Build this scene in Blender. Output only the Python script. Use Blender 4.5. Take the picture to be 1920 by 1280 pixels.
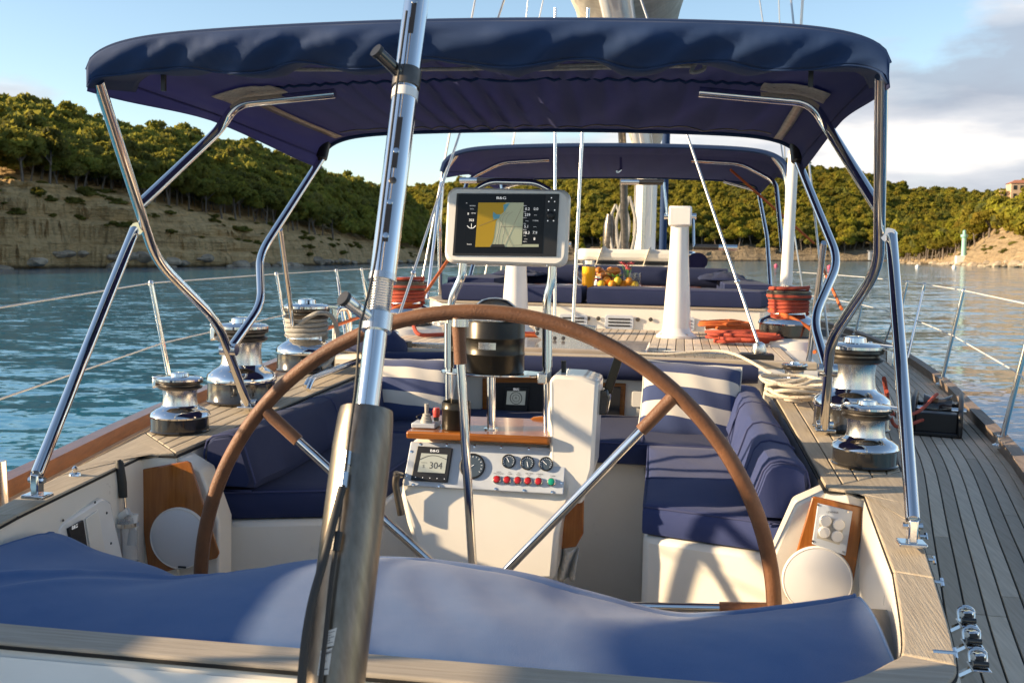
import bpy, bmesh, math, random
import numpy as np
from mathutils import Vector, Matrix
R = math.radians
random.seed(7); rng = np.random.default_rng(11)
for o in list(bpy.data.objects): bpy.data.objects.remove(o)
scene = bpy.context.scene
COL = scene.collection

# ------------------------------------------------------------------ camera
FPX, YAW, HEEL, CX, CZ = 1965.0, R(9.15), R(1.165), 0.561, 2.30     # focal length in photo pixels (1920 wide)
PITCH = math.atan((640 - 482) / FPX)
cam_data = bpy.data.cameras.new('camera'); cam = bpy.data.objects.new('camera', cam_data); COL.objects.link(cam)
cam.location = (CX, 0, CZ); cam.rotation_euler = (math.pi / 2 - PITCH, 0, YAW)
cam_data.sensor_width = 36; cam_data.lens = FPX / 1920 * 36; cam_data.clip_start = 0.05; cam_data.clip_end = 6000
cam_data.dof.use_dof = True; cam_data.dof.focus_distance = 3.3; cam_data.dof.aperture_fstop = 10
scene.camera = cam
# ------------------------------------------------------------------ world
SUN_EL, SUN_AZ = R(18), R(-105)          # from the port beam, a little aft
world = bpy.data.worlds.new('World'); scene.world = world; world.use_nodes = True
nt = world.node_tree; nt.nodes.clear()
def N(t, typ, **kw):
    n = t.nodes.new(typ)
    for k, v in kw.items(): setattr(n, k, v)
    return n
def L(t, a, b): t.links.new(a, b)
def math_node(t, op, a, b=None, clamp=False):
    n = N(t, 'ShaderNodeMath', operation=op, use_clamp=clamp)
    for i, v in enumerate((a, b)):
        if v is None: continue
        if isinstance(v, (int, float)): n.inputs[i].default_value = v
        else: L(t, v, n.inputs[i])
    return n.outputs[0]
def ramp(t, fac, stops):
    n = N(t, 'ShaderNodeValToRGB'); L(t, fac, n.inputs[0]); e = n.color_ramp.elements
    while len(e) < len(stops): e.new(0.5)
    for i, (p, c) in enumerate(stops): e[i].position = p; e[i].color = (*c, 1) if len(c) == 3 else c
    return n.outputs[0]
def g3(v): return (v, v, v)
sky = N(nt, 'ShaderNodeTexSky', sky_type='NISHITA', sun_disc=False, sun_elevation=SUN_EL, sun_rotation=SUN_AZ, altitude=0, air_density=1.0, dust_density=0.35, ozone_density=1.3)
tc = N(nt, 'ShaderNodeTexCoord'); sep = N(nt, 'ShaderNodeSeparateXYZ'); L(nt, tc.outputs['Generated'], sep.inputs[0])
mp = N(nt, 'ShaderNodeMapping'); mp.inputs['Scale'].default_value = (1.5, 1.5, 4.2); mp.inputs['Location'].default_value = (15.6, 8.3, 2.94); L(nt, tc.outputs['Generated'], mp.inputs[0])
cn = N(nt, 'ShaderNodeTexNoise'); cn.inputs['Scale'].default_value = 1.15; cn.inputs['Detail'].default_value = 9; cn.inputs['Roughness'].default_value = 0.52; L(nt, mp.outputs[0], cn.inputs[0])
elev = ramp(nt, sep.outputs[2], [(0.0, g3(0.20)), (0.12, g3(0.20)), (0.20, g3(0.165)), (0.28, g3(0.05)), (1.0, g3(0.07))])  # overhead cloud cover, out of view, raised to strengthen the fill light
cov = math_node(nt, 'ADD', cn.outputs[0], elev)
mask = ramp(nt, cov, [(0.675, g3(0)), (0.715, g3(0.8)), (0.78, g3(.97))])
mp2 = N(nt, 'ShaderNodeMapping'); mp2.inputs['Scale'].default_value = (1.6, 1.6, 7.0); mp2.inputs['Location'].default_value = (1.1, 3.0, 0.55); L(nt, tc.outputs['Generated'], mp2.inputs[0])
cn2 = N(nt, 'ShaderNodeTexNoise'); cn2.inputs['Scale'].default_value = 1.7; cn2.inputs['Detail'].default_value = 7; L(nt, mp2.outputs[0], cn2.inputs[0])
ccol = ramp(nt, cn2.outputs[0], [(0.40, (0.36, 0.40, 0.48)), (0.50, (0.60, 0.61, 0.65)), (0.58, (0.98, 0.92, 0.86))])
bg1 = N(nt, 'ShaderNodeBackground'); bg1.inputs[1].default_value = 0.105; L(nt, sky.outputs[0], bg1.inputs[0])
bg2 = N(nt, 'ShaderNodeBackground'); bg2.inputs[1].default_value = 0.60; L(nt, ccol, bg2.inputs[0])
mx = N(nt, 'ShaderNodeMixShader'); L(nt, mask, mx.inputs[0]); L(nt, bg1.outputs[0], mx.inputs[1]); L(nt, bg2.outputs[0], mx.inputs[2])
wo = N(nt, 'ShaderNodeOutputWorld'); L(nt, mx.outputs[0], wo.inputs[0])
# ------------------------------------------------------------------ sun, exposure
sd = bpy.data.lights.new('sun', 'SUN'); sun = bpy.data.objects.new('sun', sd); COL.objects.link(sun)
SUN_DIR = Vector((math.sin(SUN_AZ) * math.cos(SUN_EL), math.cos(SUN_AZ) * math.cos(SUN_EL), math.sin(SUN_EL)))
sd.energy = 5.0; sd.angle = R(0.8); sd.color = (1.0, 0.77, 0.49); sun.rotation_euler = SUN_DIR.to_track_quat('Z', 'Y').to_euler(); sun.location = (-60, -20, 40)
scene.view_settings.view_transform = 'Standard'; scene.view_settings.look = 'None'; scene.view_settings.exposure = 1.12; scene.view_settings.gamma = 1; scene.view_settings.use_curve_mapping = False
scene.cycles.max_bounces = 8; scene.cycles.transparent_max_bounces = 12

# ------------------------------------------------------------------ pixels to places
# The yacht heels a little to starboard: boat frame = world frame turned about its fore-and-aft line through the camera point.
HM = Matrix.Translation((CX, 0, CZ)) @ Matrix.Rotation(HEEL, 4, 'Y') @ Matrix.Translation((-CX, 0, -CZ))
def ray(px, py, boat=True):
    r, u = (px - 960) / FPX, (640 - py) / FPX
    fw = math.cos(PITCH) + u * math.sin(PITCH); z = u * math.cos(PITCH) - math.sin(PITCH)
    x = r * math.cos(YAW) - fw * math.sin(YAW); y = r * math.sin(YAW) + fw * math.cos(YAW)
    if not boat: return Vector((x, y, z))
    ch, sh = math.cos(HEEL), math.sin(HEEL)
    return Vector((x * ch - z * sh, y, x * sh + z * ch))
def at(px, py, ax, v, boat=True):
    d = ray(px, py, boat); c = Vector((CX, 0, CZ)); i = 'XYZ'.index(ax)
    return c + d * ((v - c[i]) / d[i])
def aY(px, py, v): return at(px, py, 'Y', v)
def aZ(px, py, v): return at(px, py, 'Z', v)
def aX(px, py, v): return at(px, py, 'X', v)

# ------------------------------------------------------------------ materials
def mat(name, col, rough=0.5, metal=0.0, coat=0.0, col2=None, nscale=8.0, stretch=(1, 1, 1), lo=0.35, hi=0.65, bump=0.0, bscale=60.0, bstretch=None,
        sheen=0.0, trans=0.0, ior=1.45, rvar=0.0, objvar=0.0, emit=None, estr=0.0, transl=None, spec=0.5, alpha=None, detail=5):
    m = bpy.data.materials.new(name); m.use_nodes = True; t = m.node_tree; b = t.nodes['Principled BSDF']; out = t.nodes['Material Output']
    b.inputs['Base Color'].default_value = (*col, 1); b.inputs['Roughness'].default_value = rough; b.inputs['Metallic'].default_value = metal
    b.inputs['Coat Weight'].default_value = coat; b.inputs['Coat Roughness'].default_value = 0.05; b.inputs['Sheen Weight'].default_value = sheen
    b.inputs['Transmission Weight'].default_value = trans; b.inputs['IOR'].default_value = ior; b.inputs['Specular IOR Level'].default_value = spec
    if emit: b.inputs['Emission Color'].default_value = (*emit, 1); b.inputs['Emission Strength'].default_value = estr
    tcn = N(t, 'ShaderNodeTexCoord')
    def noise(scale, st, det=detail):
        mpn = N(t, 'ShaderNodeMapping'); mpn.inputs['Scale'].default_value = st; L(t, tcn.outputs['Object'], mpn.inputs[0])
        n = N(t, 'ShaderNodeTexNoise'); n.inputs['Scale'].default_value = scale; n.inputs['Detail'].default_value = det; n.inputs['Roughness'].default_value = 0.6
        L(t, mpn.outputs[0], n.inputs[0]); return n.outputs[0]
    csock = None
    if col2:
        nz = noise(nscale, stretch); csock = ramp(t, nz, [(lo, col), (hi, col2)])
    if objvar:
        oi = N(t, 'ShaderNodeObjectInfo'); hs = N(t, 'ShaderNodeHueSaturation')
        v = math_node(t, 'MULTIPLY_ADD', oi.outputs['Random'], 2 * objvar); v.node.inputs[2].default_value = 1 - objvar
        L(t, v, hs.inputs['Value'])
        if csock: L(t, csock, hs.inputs['Color'])
        else: hs.inputs['Color'].default_value = (*col, 1)
        csock = hs.outputs[0]
    if csock: L(t, csock, b.inputs['Base Color'])
    if rvar:
        nz = noise(nscale * 2.3, stretch); v = math_node(t, 'MULTIPLY_ADD', nz, 2 * rvar, True); v.node.inputs[2].default_value = rough - rvar; L(t, v, b.inputs['Roughness'])
    if bump:
        nz = noise(bscale, bstretch or stretch); bp = N(t, 'ShaderNodeBump'); bp.inputs['Strength'].default_value = 1.0; bp.inputs['Distance'].default_value = bump
        L(t, nz, bp.inputs['Height']); L(t, bp.outputs[0], b.inputs['Normal'])
    if transl:
        tr = N(t, 'ShaderNodeBsdfTranslucent'); tr.inputs[0].default_value = (*transl[1], 1); ms = N(t, 'ShaderNodeMixShader'); ms.inputs[0].default_value = transl[0]
        L(t, b.outputs[0], ms.inputs[1]); L(t, tr.outputs[0], ms.inputs[2]); L(t, ms.outputs[0], out.inputs[0])
    return m
MT = {}
MT['gelcoat'] = mat('gelcoat', (0.82, 0.775, 0.69), 0.30, coat=0.3, col2=(0.76, 0.71, 0.62), nscale=2.2, rvar=0.08, bump=0.0006, bscale=9)
MT['white_paint'] = mat('white_paint', (0.84, 0.81, 0.76), 0.25, coat=0.4, col2=(0.78, 0.745, 0.69), nscale=5, rvar=0.06)
MT['grey_box'] = mat('instrument_grey', (0.52, 0.56, 0.62), 0.38, col2=(0.47, 0.51, 0.57), nscale=14, rvar=0.05)
MT['chrome'] = mat('polished_stainless', (0.78, 0.76, 0.73), 0.09, 1.0, rvar=0.05, nscale=20)
MT['satin'] = mat('satin_stainless', (0.70, 0.68, 0.65), 0.26, 1.0, rvar=0.07, nscale=30, bump=0.0003, bscale=90, bstretch=(1, 1, 0.1))
MT['brushed'] = mat('brushed_steel', (0.225, 0.190, 0.155), 0.34, 1.0, col2=(0.165, 0.138, 0.11), nscale=6, stretch=(14, 14, 1.0), rvar=0.07, bump=0.0003, bscale=80, bstretch=(1, 1, 0.04))
MT['dark_chrome'] = mat('black_chrome', (0.06, 0.055, 0.05), 0.16, 0.6, coat=0.5, rvar=0.06, nscale=18)
MT['jaw'] = mat('worn_bronze_jaw', (0.17, 0.15, 0.13), 0.38, 0.85, col2=(0.09, 0.08, 0.07), nscale=20, rvar=0.1)
MT['black'] = mat('black_plastic', (0.016, 0.016, 0.018), 0.42, rvar=0.08, nscale=25, bump=0.0003)
MT['rubber'] = mat('black_rubber', (0.028, 0.027, 0.026), 0.62, rvar=0.08, nscale=25, bump=0.0006)
MT['bin_black'] = mat('bronze_black_anodised', (0.050, 0.043, 0.034), 0.30, 0.75, rvar=0.06, nscale=12)
MT['glass_screen'] = mat('display_glass', (0.004, 0.004, 0.005), 0.2, spec=0.25)
MT['teak'] = mat('weathered_teak', (0.64, 0.53, 0.405), 0.74, col2=(0.49, 0.395, 0.29), nscale=5.0, stretch=(26, 1.2, 26), lo=0.30, hi=0.72, objvar=0.24, bump=0.0013, bscale=7, bstretch=(42, 1.6, 42))
MT['teak_x'] = mat('weathered_teak_athwart', (0.47, 0.40, 0.315), 0.74, col2=(0.33, 0.275, 0.21), nscale=5.0, stretch=(1.2, 26, 26), lo=0.30, hi=0.72, objvar=0.06, bump=0.0016, bscale=7, bstretch=(1.6, 42, 42))
MT['teak_warm'] = mat('coaming_teak', (0.50, 0.42, 0.31), 0.70, col2=(0.36, 0.29, 0.205), nscale=5.0, stretch=(26, 1.2, 26), lo=0.30, hi=0.72, objvar=0.08, bump=0.0016, bscale=7, bstretch=(42, 1.6, 42))
MT['caulk'] = mat('black_caulking', (0.012, 0.011, 0.010), 0.75)
MT['caprail'] = mat('oiled_caprail_wood', (0.27, 0.115, 0.045), 0.33, coat=0.3, col2=(0.17, 0.07, 0.03), nscale=4, stretch=(16, 1, 16), bump=0.0008, bscale=8, bstretch=(30, 1, 30))
MT['caprail_grey'] = mat('bare_caprail_wood', (0.27, 0.205, 0.155), 0.6, col2=(0.165, 0.12, 0.09), nscale=4, stretch=(16, 1, 16), bump=0.0012, bscale=8, bstretch=(30, 1, 30))
MT['varnish'] = mat('varnished_teak', (0.36, 0.125, 0.022), 0.24, coat=0.8, col2=(0.25, 0.075, 0.012), nscale=5, stretch=(14, 14, 1.3), rvar=0.04)
MT['varnish_x'] = mat('varnished_teak_athwart', (0.36, 0.125, 0.022), 0.26, coat=0.3, col2=(0.24, 0.075, 0.012), nscale=5, stretch=(1.3, 14, 14), rvar=0.04)
MT['leather'] = mat('stitched_brown_leather', (0.205, 0.084, 0.034), 0.52, col2=(0.120, 0.048, 0.020), nscale=14, lo=0.30, hi=0.70, rvar=0.16, bump=0.0020, bscale=170, sheen=0.15)
MT['navy_canvas'] = mat('navy_canvas', (0.034, 0.046, 0.128), 0.88, col2=(0.048, 0.056, 0.142), nscale=5, sheen=0.08, bump=0.0006, bscale=420, transl=(0.42, (0.13, 0.135, 0.31)))
MT['navy_trim'] = mat('navy_canvas_binding', (0.006, 0.030, 0.100), 0.8, sheen=0.04, bump=0.0006, bscale=420)
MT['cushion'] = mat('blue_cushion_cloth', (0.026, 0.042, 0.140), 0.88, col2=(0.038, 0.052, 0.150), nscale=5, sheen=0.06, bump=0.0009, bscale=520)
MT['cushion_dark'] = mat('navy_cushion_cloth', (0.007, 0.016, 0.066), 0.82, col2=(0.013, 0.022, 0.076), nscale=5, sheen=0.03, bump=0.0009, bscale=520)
MT['faded'] = mat('sun_faded_blue_cloth', (0.012, 0.082, 0.240), 0.9, col2=(0.036, 0.104, 0.262), nscale=4.5, sheen=0.20, bump=0.0010, bscale=480)
MT['piping'] = mat('blue_piping', (0.045, 0.055, 0.14), 0.8)
MT['white_piping'] = mat('white_piping', (0.62, 0.60, 0.55), 0.8)
MT['cream'] = mat('cream_canvas', (0.62, 0.56, 0.46), 0.8, col2=(0.50, 0.44, 0.35), nscale=3, stretch=(1, 4, 1), bump=0.02, bscale=2.5, bstretch=(3, .6, 1))
MT['sticker'] = mat('worn_paper_label', (0.62, 0.61, 0.58), 0.6, col2=(0.30, 0.29, 0.28), nscale=60, lo=0.55, hi=0.62)
MT['ink'] = mat('printed_ink', (0.05, 0.05, 0.055), 0.6)
MT['red_rope'] = mat('red_rope', (0.42, 0.075, 0.035), 0.85, col2=(0.30, 0.045, 0.03), nscale=30, bump=0.003, bscale=260)
MT['orange_rope'] = mat('orange_rope', (0.62, 0.155, 0.030), 0.85, col2=(0.50, 0.105, 0.03), nscale=30, bump=0.003, bscale=260)
MT['pale_rope'] = mat('pale_rope_with_flecks', (0.60, 0.53, 0.42), 0.88, col2=(0.22, 0.08, 0.06), nscale=130, lo=0.60, hi=0.66, bump=0.002, bscale=300)
MT['grey_rope'] = mat('grey_rope', (0.42, 0.40, 0.36), 0.88, col2=(0.30, 0.28, 0.25), nscale=90, bump=0.002, bscale=300)
MT['wire'] = mat('stainless_wire', (0.58, 0.56, 0.52), 0.30, 0.9)
MT['white_wire'] = mat('white_coated_wire', (0.62, 0.60, 0.56), 0.5)
MT['speaker_white'] = mat('speaker_grille_white', (0.68, 0.68, 0.70), 0.55, bump=0.0006, bscale=600)
MT['red_button'] = mat('red_button', (0.42, 0.016, 0.022), 0.3); MT['green_button'] = mat('green_button', (0.010, 0.30, 0.19), 0.3)
MT['gauge_face'] = mat('gauge_face', (0.055, 0.075, 0.095), 0.35, coat=0.8); MT['lcd'] = mat('grey_lcd', (0.36, 0.38, 0.34), 0.25, emit=(0.36, 0.38, 0.34), estr=0.12)
MT['print_white'] = mat('white_print', (0.75, 0.75, 0.75), 0.5, emit=(0.8, 0.8, 0.8), estr=0.25)
MT['chart_land'] = mat('chart_land', (0.20, 0.125, 0.002), 0.4, emit=(0.30, 0.19, 0.002), estr=0.25)
MT['chart_sea'] = mat('chart_sea', (0.20, 0.21, 0.15), 0.4, emit=(0.30, 0.33, 0.22), estr=0.25)
MT['chart_blue'] = mat('chart_shallow', (0.06, 0.16, 0.20), 0.4, emit=(0.06, 0.20, 0.27), estr=0.25)
MT['chart_line'] = mat('chart_line', (0.12, 0.09, 0.08), 0.4, emit=(0.12, 0.10, 0.08), estr=0.3)
MT['blue_steel'] = mat('grinder_arm_steel', (0.30, 0.42, 0.58), 0.3, 0.9)  # grinder arms: steel tinted blue
MT['pink'] = mat('pink_buoy_plastic', (0.6, 0.10, 0.18), 0.4); MT['red_plastic'] = mat('red_plastic', (0.55, 0.06, 0.05), 0.4)
MT['grey_plastic'] = mat('grey_plastic', (0.42, 0.40, 0.36), 0.5)
def glass_mat(name, col, rough=0.02, ior=1.45):
    return mat(name, col, rough, trans=1.0, ior=ior)
MT['glass'] = glass_mat('clear_glass', (0.95, 0.95, 0.95)); MT['juice'] = mat('orange_juice', (0.90, 0.46, 0.01), 0.25, coat=0.5)
def stripe_mat(name):
    m = mat(name, (0.62, 0.58, 0.52), 0.9, sheen=0.3, bump=0.001, bscale=450); t = m.node_tree; b = t.nodes['Principled BSDF']
    tcn = N(t, 'ShaderNodeTexCoord'); uv = N(t, 'ShaderNodeSeparateXYZ'); L(t, tcn.outputs['UV'], uv.inputs[0])
    w = math_node(t, 'FRACT', math_node(t, 'MULTIPLY', uv.outputs[1], 2.6)); s = math_node(t, 'GREATER_THAN', w, 0.52)
    mixn = N(t, 'ShaderNodeMix', data_type='RGBA'); L(t, s, mixn.inputs[0]); mixn.inputs[6].default_value = (0.028, 0.048, 0.140, 1); mixn.inputs[7].default_value = (0.64, 0.59, 0.52, 1)
    L(t, mixn.outputs[2], b.inputs['Base Color']); return m
MT['stripes'] = stripe_mat('blue_and_cream_stripes')

# ------------------------------------------------------------------ mesh building
def V(*a): return Vector(a)
def smooth_path(pts, rad=0.06, n=6):
    pts = [Vector(p) for p in pts]; out = [pts[0]]
    for i in range(1, len(pts) - 1):
        a, b, c = pts[i - 1], pts[i], pts[i + 1]; la, lc = (a - b).length, (c - b).length
        r = min(rad, la * 0.48, lc * 0.48); p, q = b + (a - b).normalized() * r, b + (c - b).normalized() * r
        for k in range(n + 1):
            t = k / n; out.append(p * (1 - t) ** 2 + b * 2 * t * (1 - t) + q * t * t)
    out.append(pts[-1]); return out
def spline(pts, n=8, closed=False):
    P = [Vector(p) for p in pts]; m = len(P); out = []
    rngi = range(m if closed else m - 1)
    for i in rngi:
        p0 = P[(i - 1) % m] if closed or i > 0 else P[0]; p1 = P[i]; p2 = P[(i + 1) % m]; p3 = P[(i + 2) % m] if closed or i + 2 < m else P[-1]
        for k in range(n):
            t = k / n; out.append(0.5 * ((2 * p1) + (-p0 + p2) * t + (2 * p0 - 5 * p1 + 4 * p2 - p3) * t * t + (-p0 + 3 * p1 - 3 * p2 + p3) * t ** 3))
    if not closed: out.append(P[-1])
    return out
class MB:
    def __init__(s): s.v = []; s.f = []; s.uv = None
    def add(s, vs, fs):
        o = len(s.v); s.v += [Vector(p) for p in vs]; s.f += [tuple(i + o for i in f) for f in fs]; return s
    def box(s, c, size, rot=None):
        c = Vector(c); h = Vector(size) / 2; M = rot or Matrix.Identity(3)
        vs = [c + M @ Vector((x * h.x, y * h.y, z * h.z)) for x in (-1, 1) for y in (-1, 1) for z in (-1, 1)]
        return s.add(vs, [(0, 1, 3, 2), (4, 6, 7, 5), (0, 4, 5, 1), (2, 3, 7, 6), (0, 2, 6, 4), (1, 5, 7, 3)])
    def tube(s, pts, r, seg=10, closed=False, caps=True, flat=1.0):
        P = [Vector(p) for p in pts]; n = len(P); rs = r if isinstance(r, (list, tuple)) else [r] * n
        tang = []
        for i in range(n):
            a = P[(i - 1) % n] if closed or i else P[0]; b = P[(i + 1) % n] if closed or i < n - 1 else P[-1]
            d = b - a; tang.append(d.normalized() if d.length > 1e-9 else Vector((0, 0, 1)))
        up = Vector((0, 0, 1)) if abs(tang[0].z) < 0.95 else Vector((1, 0, 0)); u = (up - tang[0] * up.dot(tang[0])).normalized()
        o = len(s.v)
        for i in range(n):
            u = (u - tang[i] * u.dot(tang[i])); u = u.normalized() if u.length > 1e-6 else tang[i].orthogonal().normalized(); w = tang[i].cross(u)
            for k in range(seg):
                a = 2 * math.pi * k / seg; s.v.append(P[i] + (u * math.cos(a) * flat + w * math.sin(a)) * rs[i])
        for i in range(n if closed else n - 1):
            j = (i + 1) % n
            for k in range(seg):
                l = (k + 1) % seg; s.f.append((o + i * seg + k, o + i * seg + l, o + j * seg + l, o + j * seg + k))
        if caps and not closed:
            s.f.append(tuple(o + k for k in range(seg))[::-1]); s.f.append(tuple(o + (n - 1) * seg + k for k in range(seg)))
        return s
    def lathe(s, prof, org, seg=24, axis=(0, 0, 1), cap=True):
        org = Vector(org); M = Vector(axis).to_track_quat('Z', 'Y').to_matrix(); o = len(s.v)
        for r, z in prof:
            for k in range(seg):
                a = 2 * math.pi * k / seg; s.v.append(org + M @ Vector((r * math.cos(a), r * math.sin(a), z)))
        for i in range(len(prof) - 1):
            for k in range(seg):
                l = (k + 1) % seg; s.f.append((o + i * seg + k, o + i * seg + l, o + (i + 1) * seg + l, o + (i + 1) * seg + k))
        if cap:
            s.f.append(tuple(o + k for k in range(seg))[::-1]); s.f.append(tuple(o + (len(prof) - 1) * seg + k for k in range(seg)))
        return s
    def prism(s, outline, d):                 # planar polygon (3D points) pushed along vector d
        P = [Vector(p) for p in outline]; n = len(P); d = Vector(d)
        fs = [tuple(range(n))[::-1], tuple(range(n, 2 * n))] + [(i, (i + 1) % n, n + (i + 1) % n, n + i) for i in range(n)]
        return s.add(P + [p + d for p in P], fs)
    def grid(s, fn, nu, nv, uv=False, closed_u=False):
        o = len(s.v)
        for j in range(nv + 1):
            for i in range(nu + 1): s.v.append(Vector(fn(i / nu, j / nv)))
        for j in range(nv):
            for i in range(nu):
                a = o + j * (nu + 1) + i; s.f.append((a, a + 1, a + nu + 2, a + nu + 1))
        return s
    def strip(s, A, B, drop):                 # solid ribbon between two edge curves, `drop` thick downwards
        n = len(A); d = Vector((0, 0, -drop)); vs = []
        for a, b in zip(A, B): a, b = Vector(a), Vector(b); vs += [a, b, b + d, a + d]
        fs = []
        for i in range(n - 1):
            for k in range(4):
                l = (k + 1) % 4; fs.append((4 * i + k, 4 * i + l, 4 * i + 4 + l, 4 * i + 4 + k))
        fs += [(3, 2, 1, 0), tuple(4 * (n - 1) + k for k in range(4))]
        return s.add(vs, fs)
YACHT_TOP = []
def thing(name, label, cat, loc, group=None, boat=True):
    o = bpy.data.objects.new(name, None); COL.objects.link(o); o.empty_display_size = 0.1; o.location = loc; o['label'] = label; o['category'] = cat
    if group: o['group'] = group
    if boat: YACHT_TOP.append(o)
    return o
def root_loc(o):
    while o.parent: o = o.parent
    return Vector(o.location)
def link_mesh(name, vs, fs, m, parent, smooth, bevel, subsurf, solid, angle=40):
    me = bpy.data.meshes.new(name); me.from_pydata([tuple(v) for v in vs], [], fs); me.validate()
    bm = bmesh.new(); bm.from_mesh(me); bmesh.ops.recalc_face_normals(bm, faces=bm.faces); bm.to_mesh(me); bm.free()
    me.materials.append(m)
    o = bpy.data.objects.new(name, me); COL.objects.link(o)
    if parent: o.parent = parent
    if bevel:
        b = o.modifiers.new('bevel', 'BEVEL'); b.width = bevel; b.segments = 2; b.limit_method = 'ANGLE'; b.angle_limit = R(35)
    if solid:
        b = o.modifiers.new('solid', 'SOLIDIFY'); b.thickness = solid
    if subsurf:
        b = o.modifiers.new('sub', 'SUBSURF'); b.levels = subsurf; b.render_levels = subsurf
    if smooth:
        me.polygons.foreach_set('use_smooth', [True] * len(me.polygons))
        if not subsurf: me.set_sharp_from_angle(angle=R(angle))
    return o
def part(parent, name, mb, m, smooth=True, bevel=0, subsurf=0, solid=0, label=None, kind=None):
    off = root_loc(parent)
    o = link_mesh(name, [v - off for v in mb.v], mb.f, MT[m] if isinstance(m, str) else m, parent, smooth, bevel, subsurf, solid)
    if label: o['label'] = label
    if kind: o['kind'] = kind
    return o
def single(name, label, cat, mb, m, loc=None, group=None, boat=True, **kw):   # a thing that is one mesh
    if loc is None: loc = sum(mb.v, Vector()) / len(mb.v); loc.z = min(v.z for v in mb.v)
    loc = Vector(loc)
    o = link_mesh(name, [v - loc for v in mb.v], mb.f, MT[m] if isinstance(m, str) else m, None, kw.get('smooth', True), kw.get('bevel', 0), kw.get('subsurf', 0), kw.get('solid', 0))
    o.location = loc; o['label'] = label; o['category'] = cat
    if group: o['group'] = group
    if boat: YACHT_TOP.append(o)
    return o
def text(parent, s, size, org, xd, yd, m, name='lettering', align='CENTER', lift=0.0006, squash=1.0):
    c = bpy.data.curves.new('t', 'FONT'); c.body = s; c.size = size; c.align_x = align; c.align_y = 'CENTER'; c.resolution_u = 3; c.extrude = 0
    to = bpy.data.objects.new('t', c); COL.objects.link(to); bpy.context.view_layer.update()
    me = bpy.data.meshes.new_from_object(to.evaluated_get(bpy.context.evaluated_depsgraph_get())); bpy.data.objects.remove(to); bpy.data.curves.remove(c)
    xd, yd = Vector(xd).normalized(), Vector(yd).normalized(); nd = xd.cross(yd); org = Vector(org) - root_loc(parent) + nd * lift
    for v in me.vertices: v.co = org + xd * v.co.x * squash + yd * v.co.y
    me.name = name; me.materials.clear(); me.materials.append(MT[m]); o = bpy.data.objects.new(name, me); COL.objects.link(o); o.parent = parent; return o
def fbm(x, y, oct=5, seed=0, gain=0.5):
    x = np.asarray(x, float); y = np.asarray(y, float); tot = np.zeros(np.broadcast(x, y).shape); amp = 1.0; norm = 0
    def h(i, j, k): 
        n = np.sin(i * 127.1 + j * 311.7 + k * 74.7 + seed * 19.19) * 43758.5453; return n - np.floor(n)
    for k in range(oct):
        xi, yi = np.floor(x), np.floor(y); fx, fy = x - xi, y - yi; fx = fx * fx * (3 - 2 * fx); fy = fy * fy * (3 - 2 * fy)
        a = h(xi, yi, k) * (1 - fx) + h(xi + 1, yi, k) * fx; b = h(xi, yi + 1, k) * (1 - fx) + h(xi + 1, yi + 1, k) * fx
        tot += amp * (a * (1 - fy) + b * fy); norm += amp; amp *= gain; x = x * 2.03 + 5.1; y = y * 2.03 + 1.7
    return tot / norm
# ================================================================== THE BAY
def structure(name, me, mats, kind='structure'):
    o = bpy.data.objects.new(name, me); COL.objects.link(o); o['kind'] = kind
    for m in mats: me.materials.append(m)
    return o
def np_mesh(name, vs, tris_or_quads):
    vs = np.asarray(vs, np.float32); fs = np.asarray(tris_or_quads, np.int32); me = bpy.data.meshes.new(name); n = fs.shape[1]
    me.vertices.add(len(vs)); me.vertices.foreach_set('co', vs.ravel()); me.loops.add(fs.size); me.loops.foreach_set('vertex_index', fs.ravel())
    me.polygons.add(len(fs)); me.polygons.foreach_set('loop_start', np.arange(0, fs.size, n, dtype=np.int32)); me.update(calc_edges=True); return me
# ---- water
m = bpy.data.materials.new('bay_water'); m.use_nodes = True; t = m.node_tree; b = t.nodes['Principled BSDF']
b.inputs['Base Color'].default_value = (0.006, 0.060, 0.085, 1); b.inputs['Roughness'].default_value = 0.07; b.inputs['IOR'].default_value = 1.33
geo = N(t, 'ShaderNodeNewGeometry')
def wnoise(sx, sy, scale, det, rot=0.0):
    mpn = N(t, 'ShaderNodeMapping'); mpn.inputs['Scale'].default_value = (sx, sy, 1); mpn.inputs['Rotation'].default_value = (0, 0, rot); L(t, geo.outputs['Position'], mpn.inputs[0])
    n = N(t, 'ShaderNodeTexNoise'); n.inputs['Scale'].default_value = scale; n.inputs['Detail'].default_value = det; n.inputs['Roughness'].default_value = 0.58; L(t, mpn.outputs[0], n.inputs[0]); return n.outputs[0]
def wave(sx, sy, scale, det, rot, amp):          # unfiltered wave slopes: they keep their size all the way to the far shore
    o = wnoise(sx, sy, scale, det, rot).node.outputs[1]; v1 = N(t, 'ShaderNodeVectorMath', operation='SUBTRACT'); L(t, o, v1.inputs[0]); v1.inputs[1].default_value = (.5, .5, .5)
    v2 = N(t, 'ShaderNodeVectorMath', operation='MULTIPLY'); L(t, v1.outputs[0], v2.inputs[0]); v2.inputs[1].default_value = (amp * .8, amp * 1.2, 0); return v2.outputs[0]
acc = None
for args in ((0.6, 1.35, 0.40, 2, 0.25, 0.20), (0.6, 1.3, 1.5, 3, -0.15, 0.30), (0.7, 1.2, 5.0, 2, 0.1, 0.22)):
    w_ = wave(*args)
    if acc is None: acc = w_
    else:
        va = N(t, 'ShaderNodeVectorMath', operation='ADD'); L(t, acc, va.inputs[0]); L(t, w_, va.inputs[1]); acc = va.outputs[0]
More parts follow.
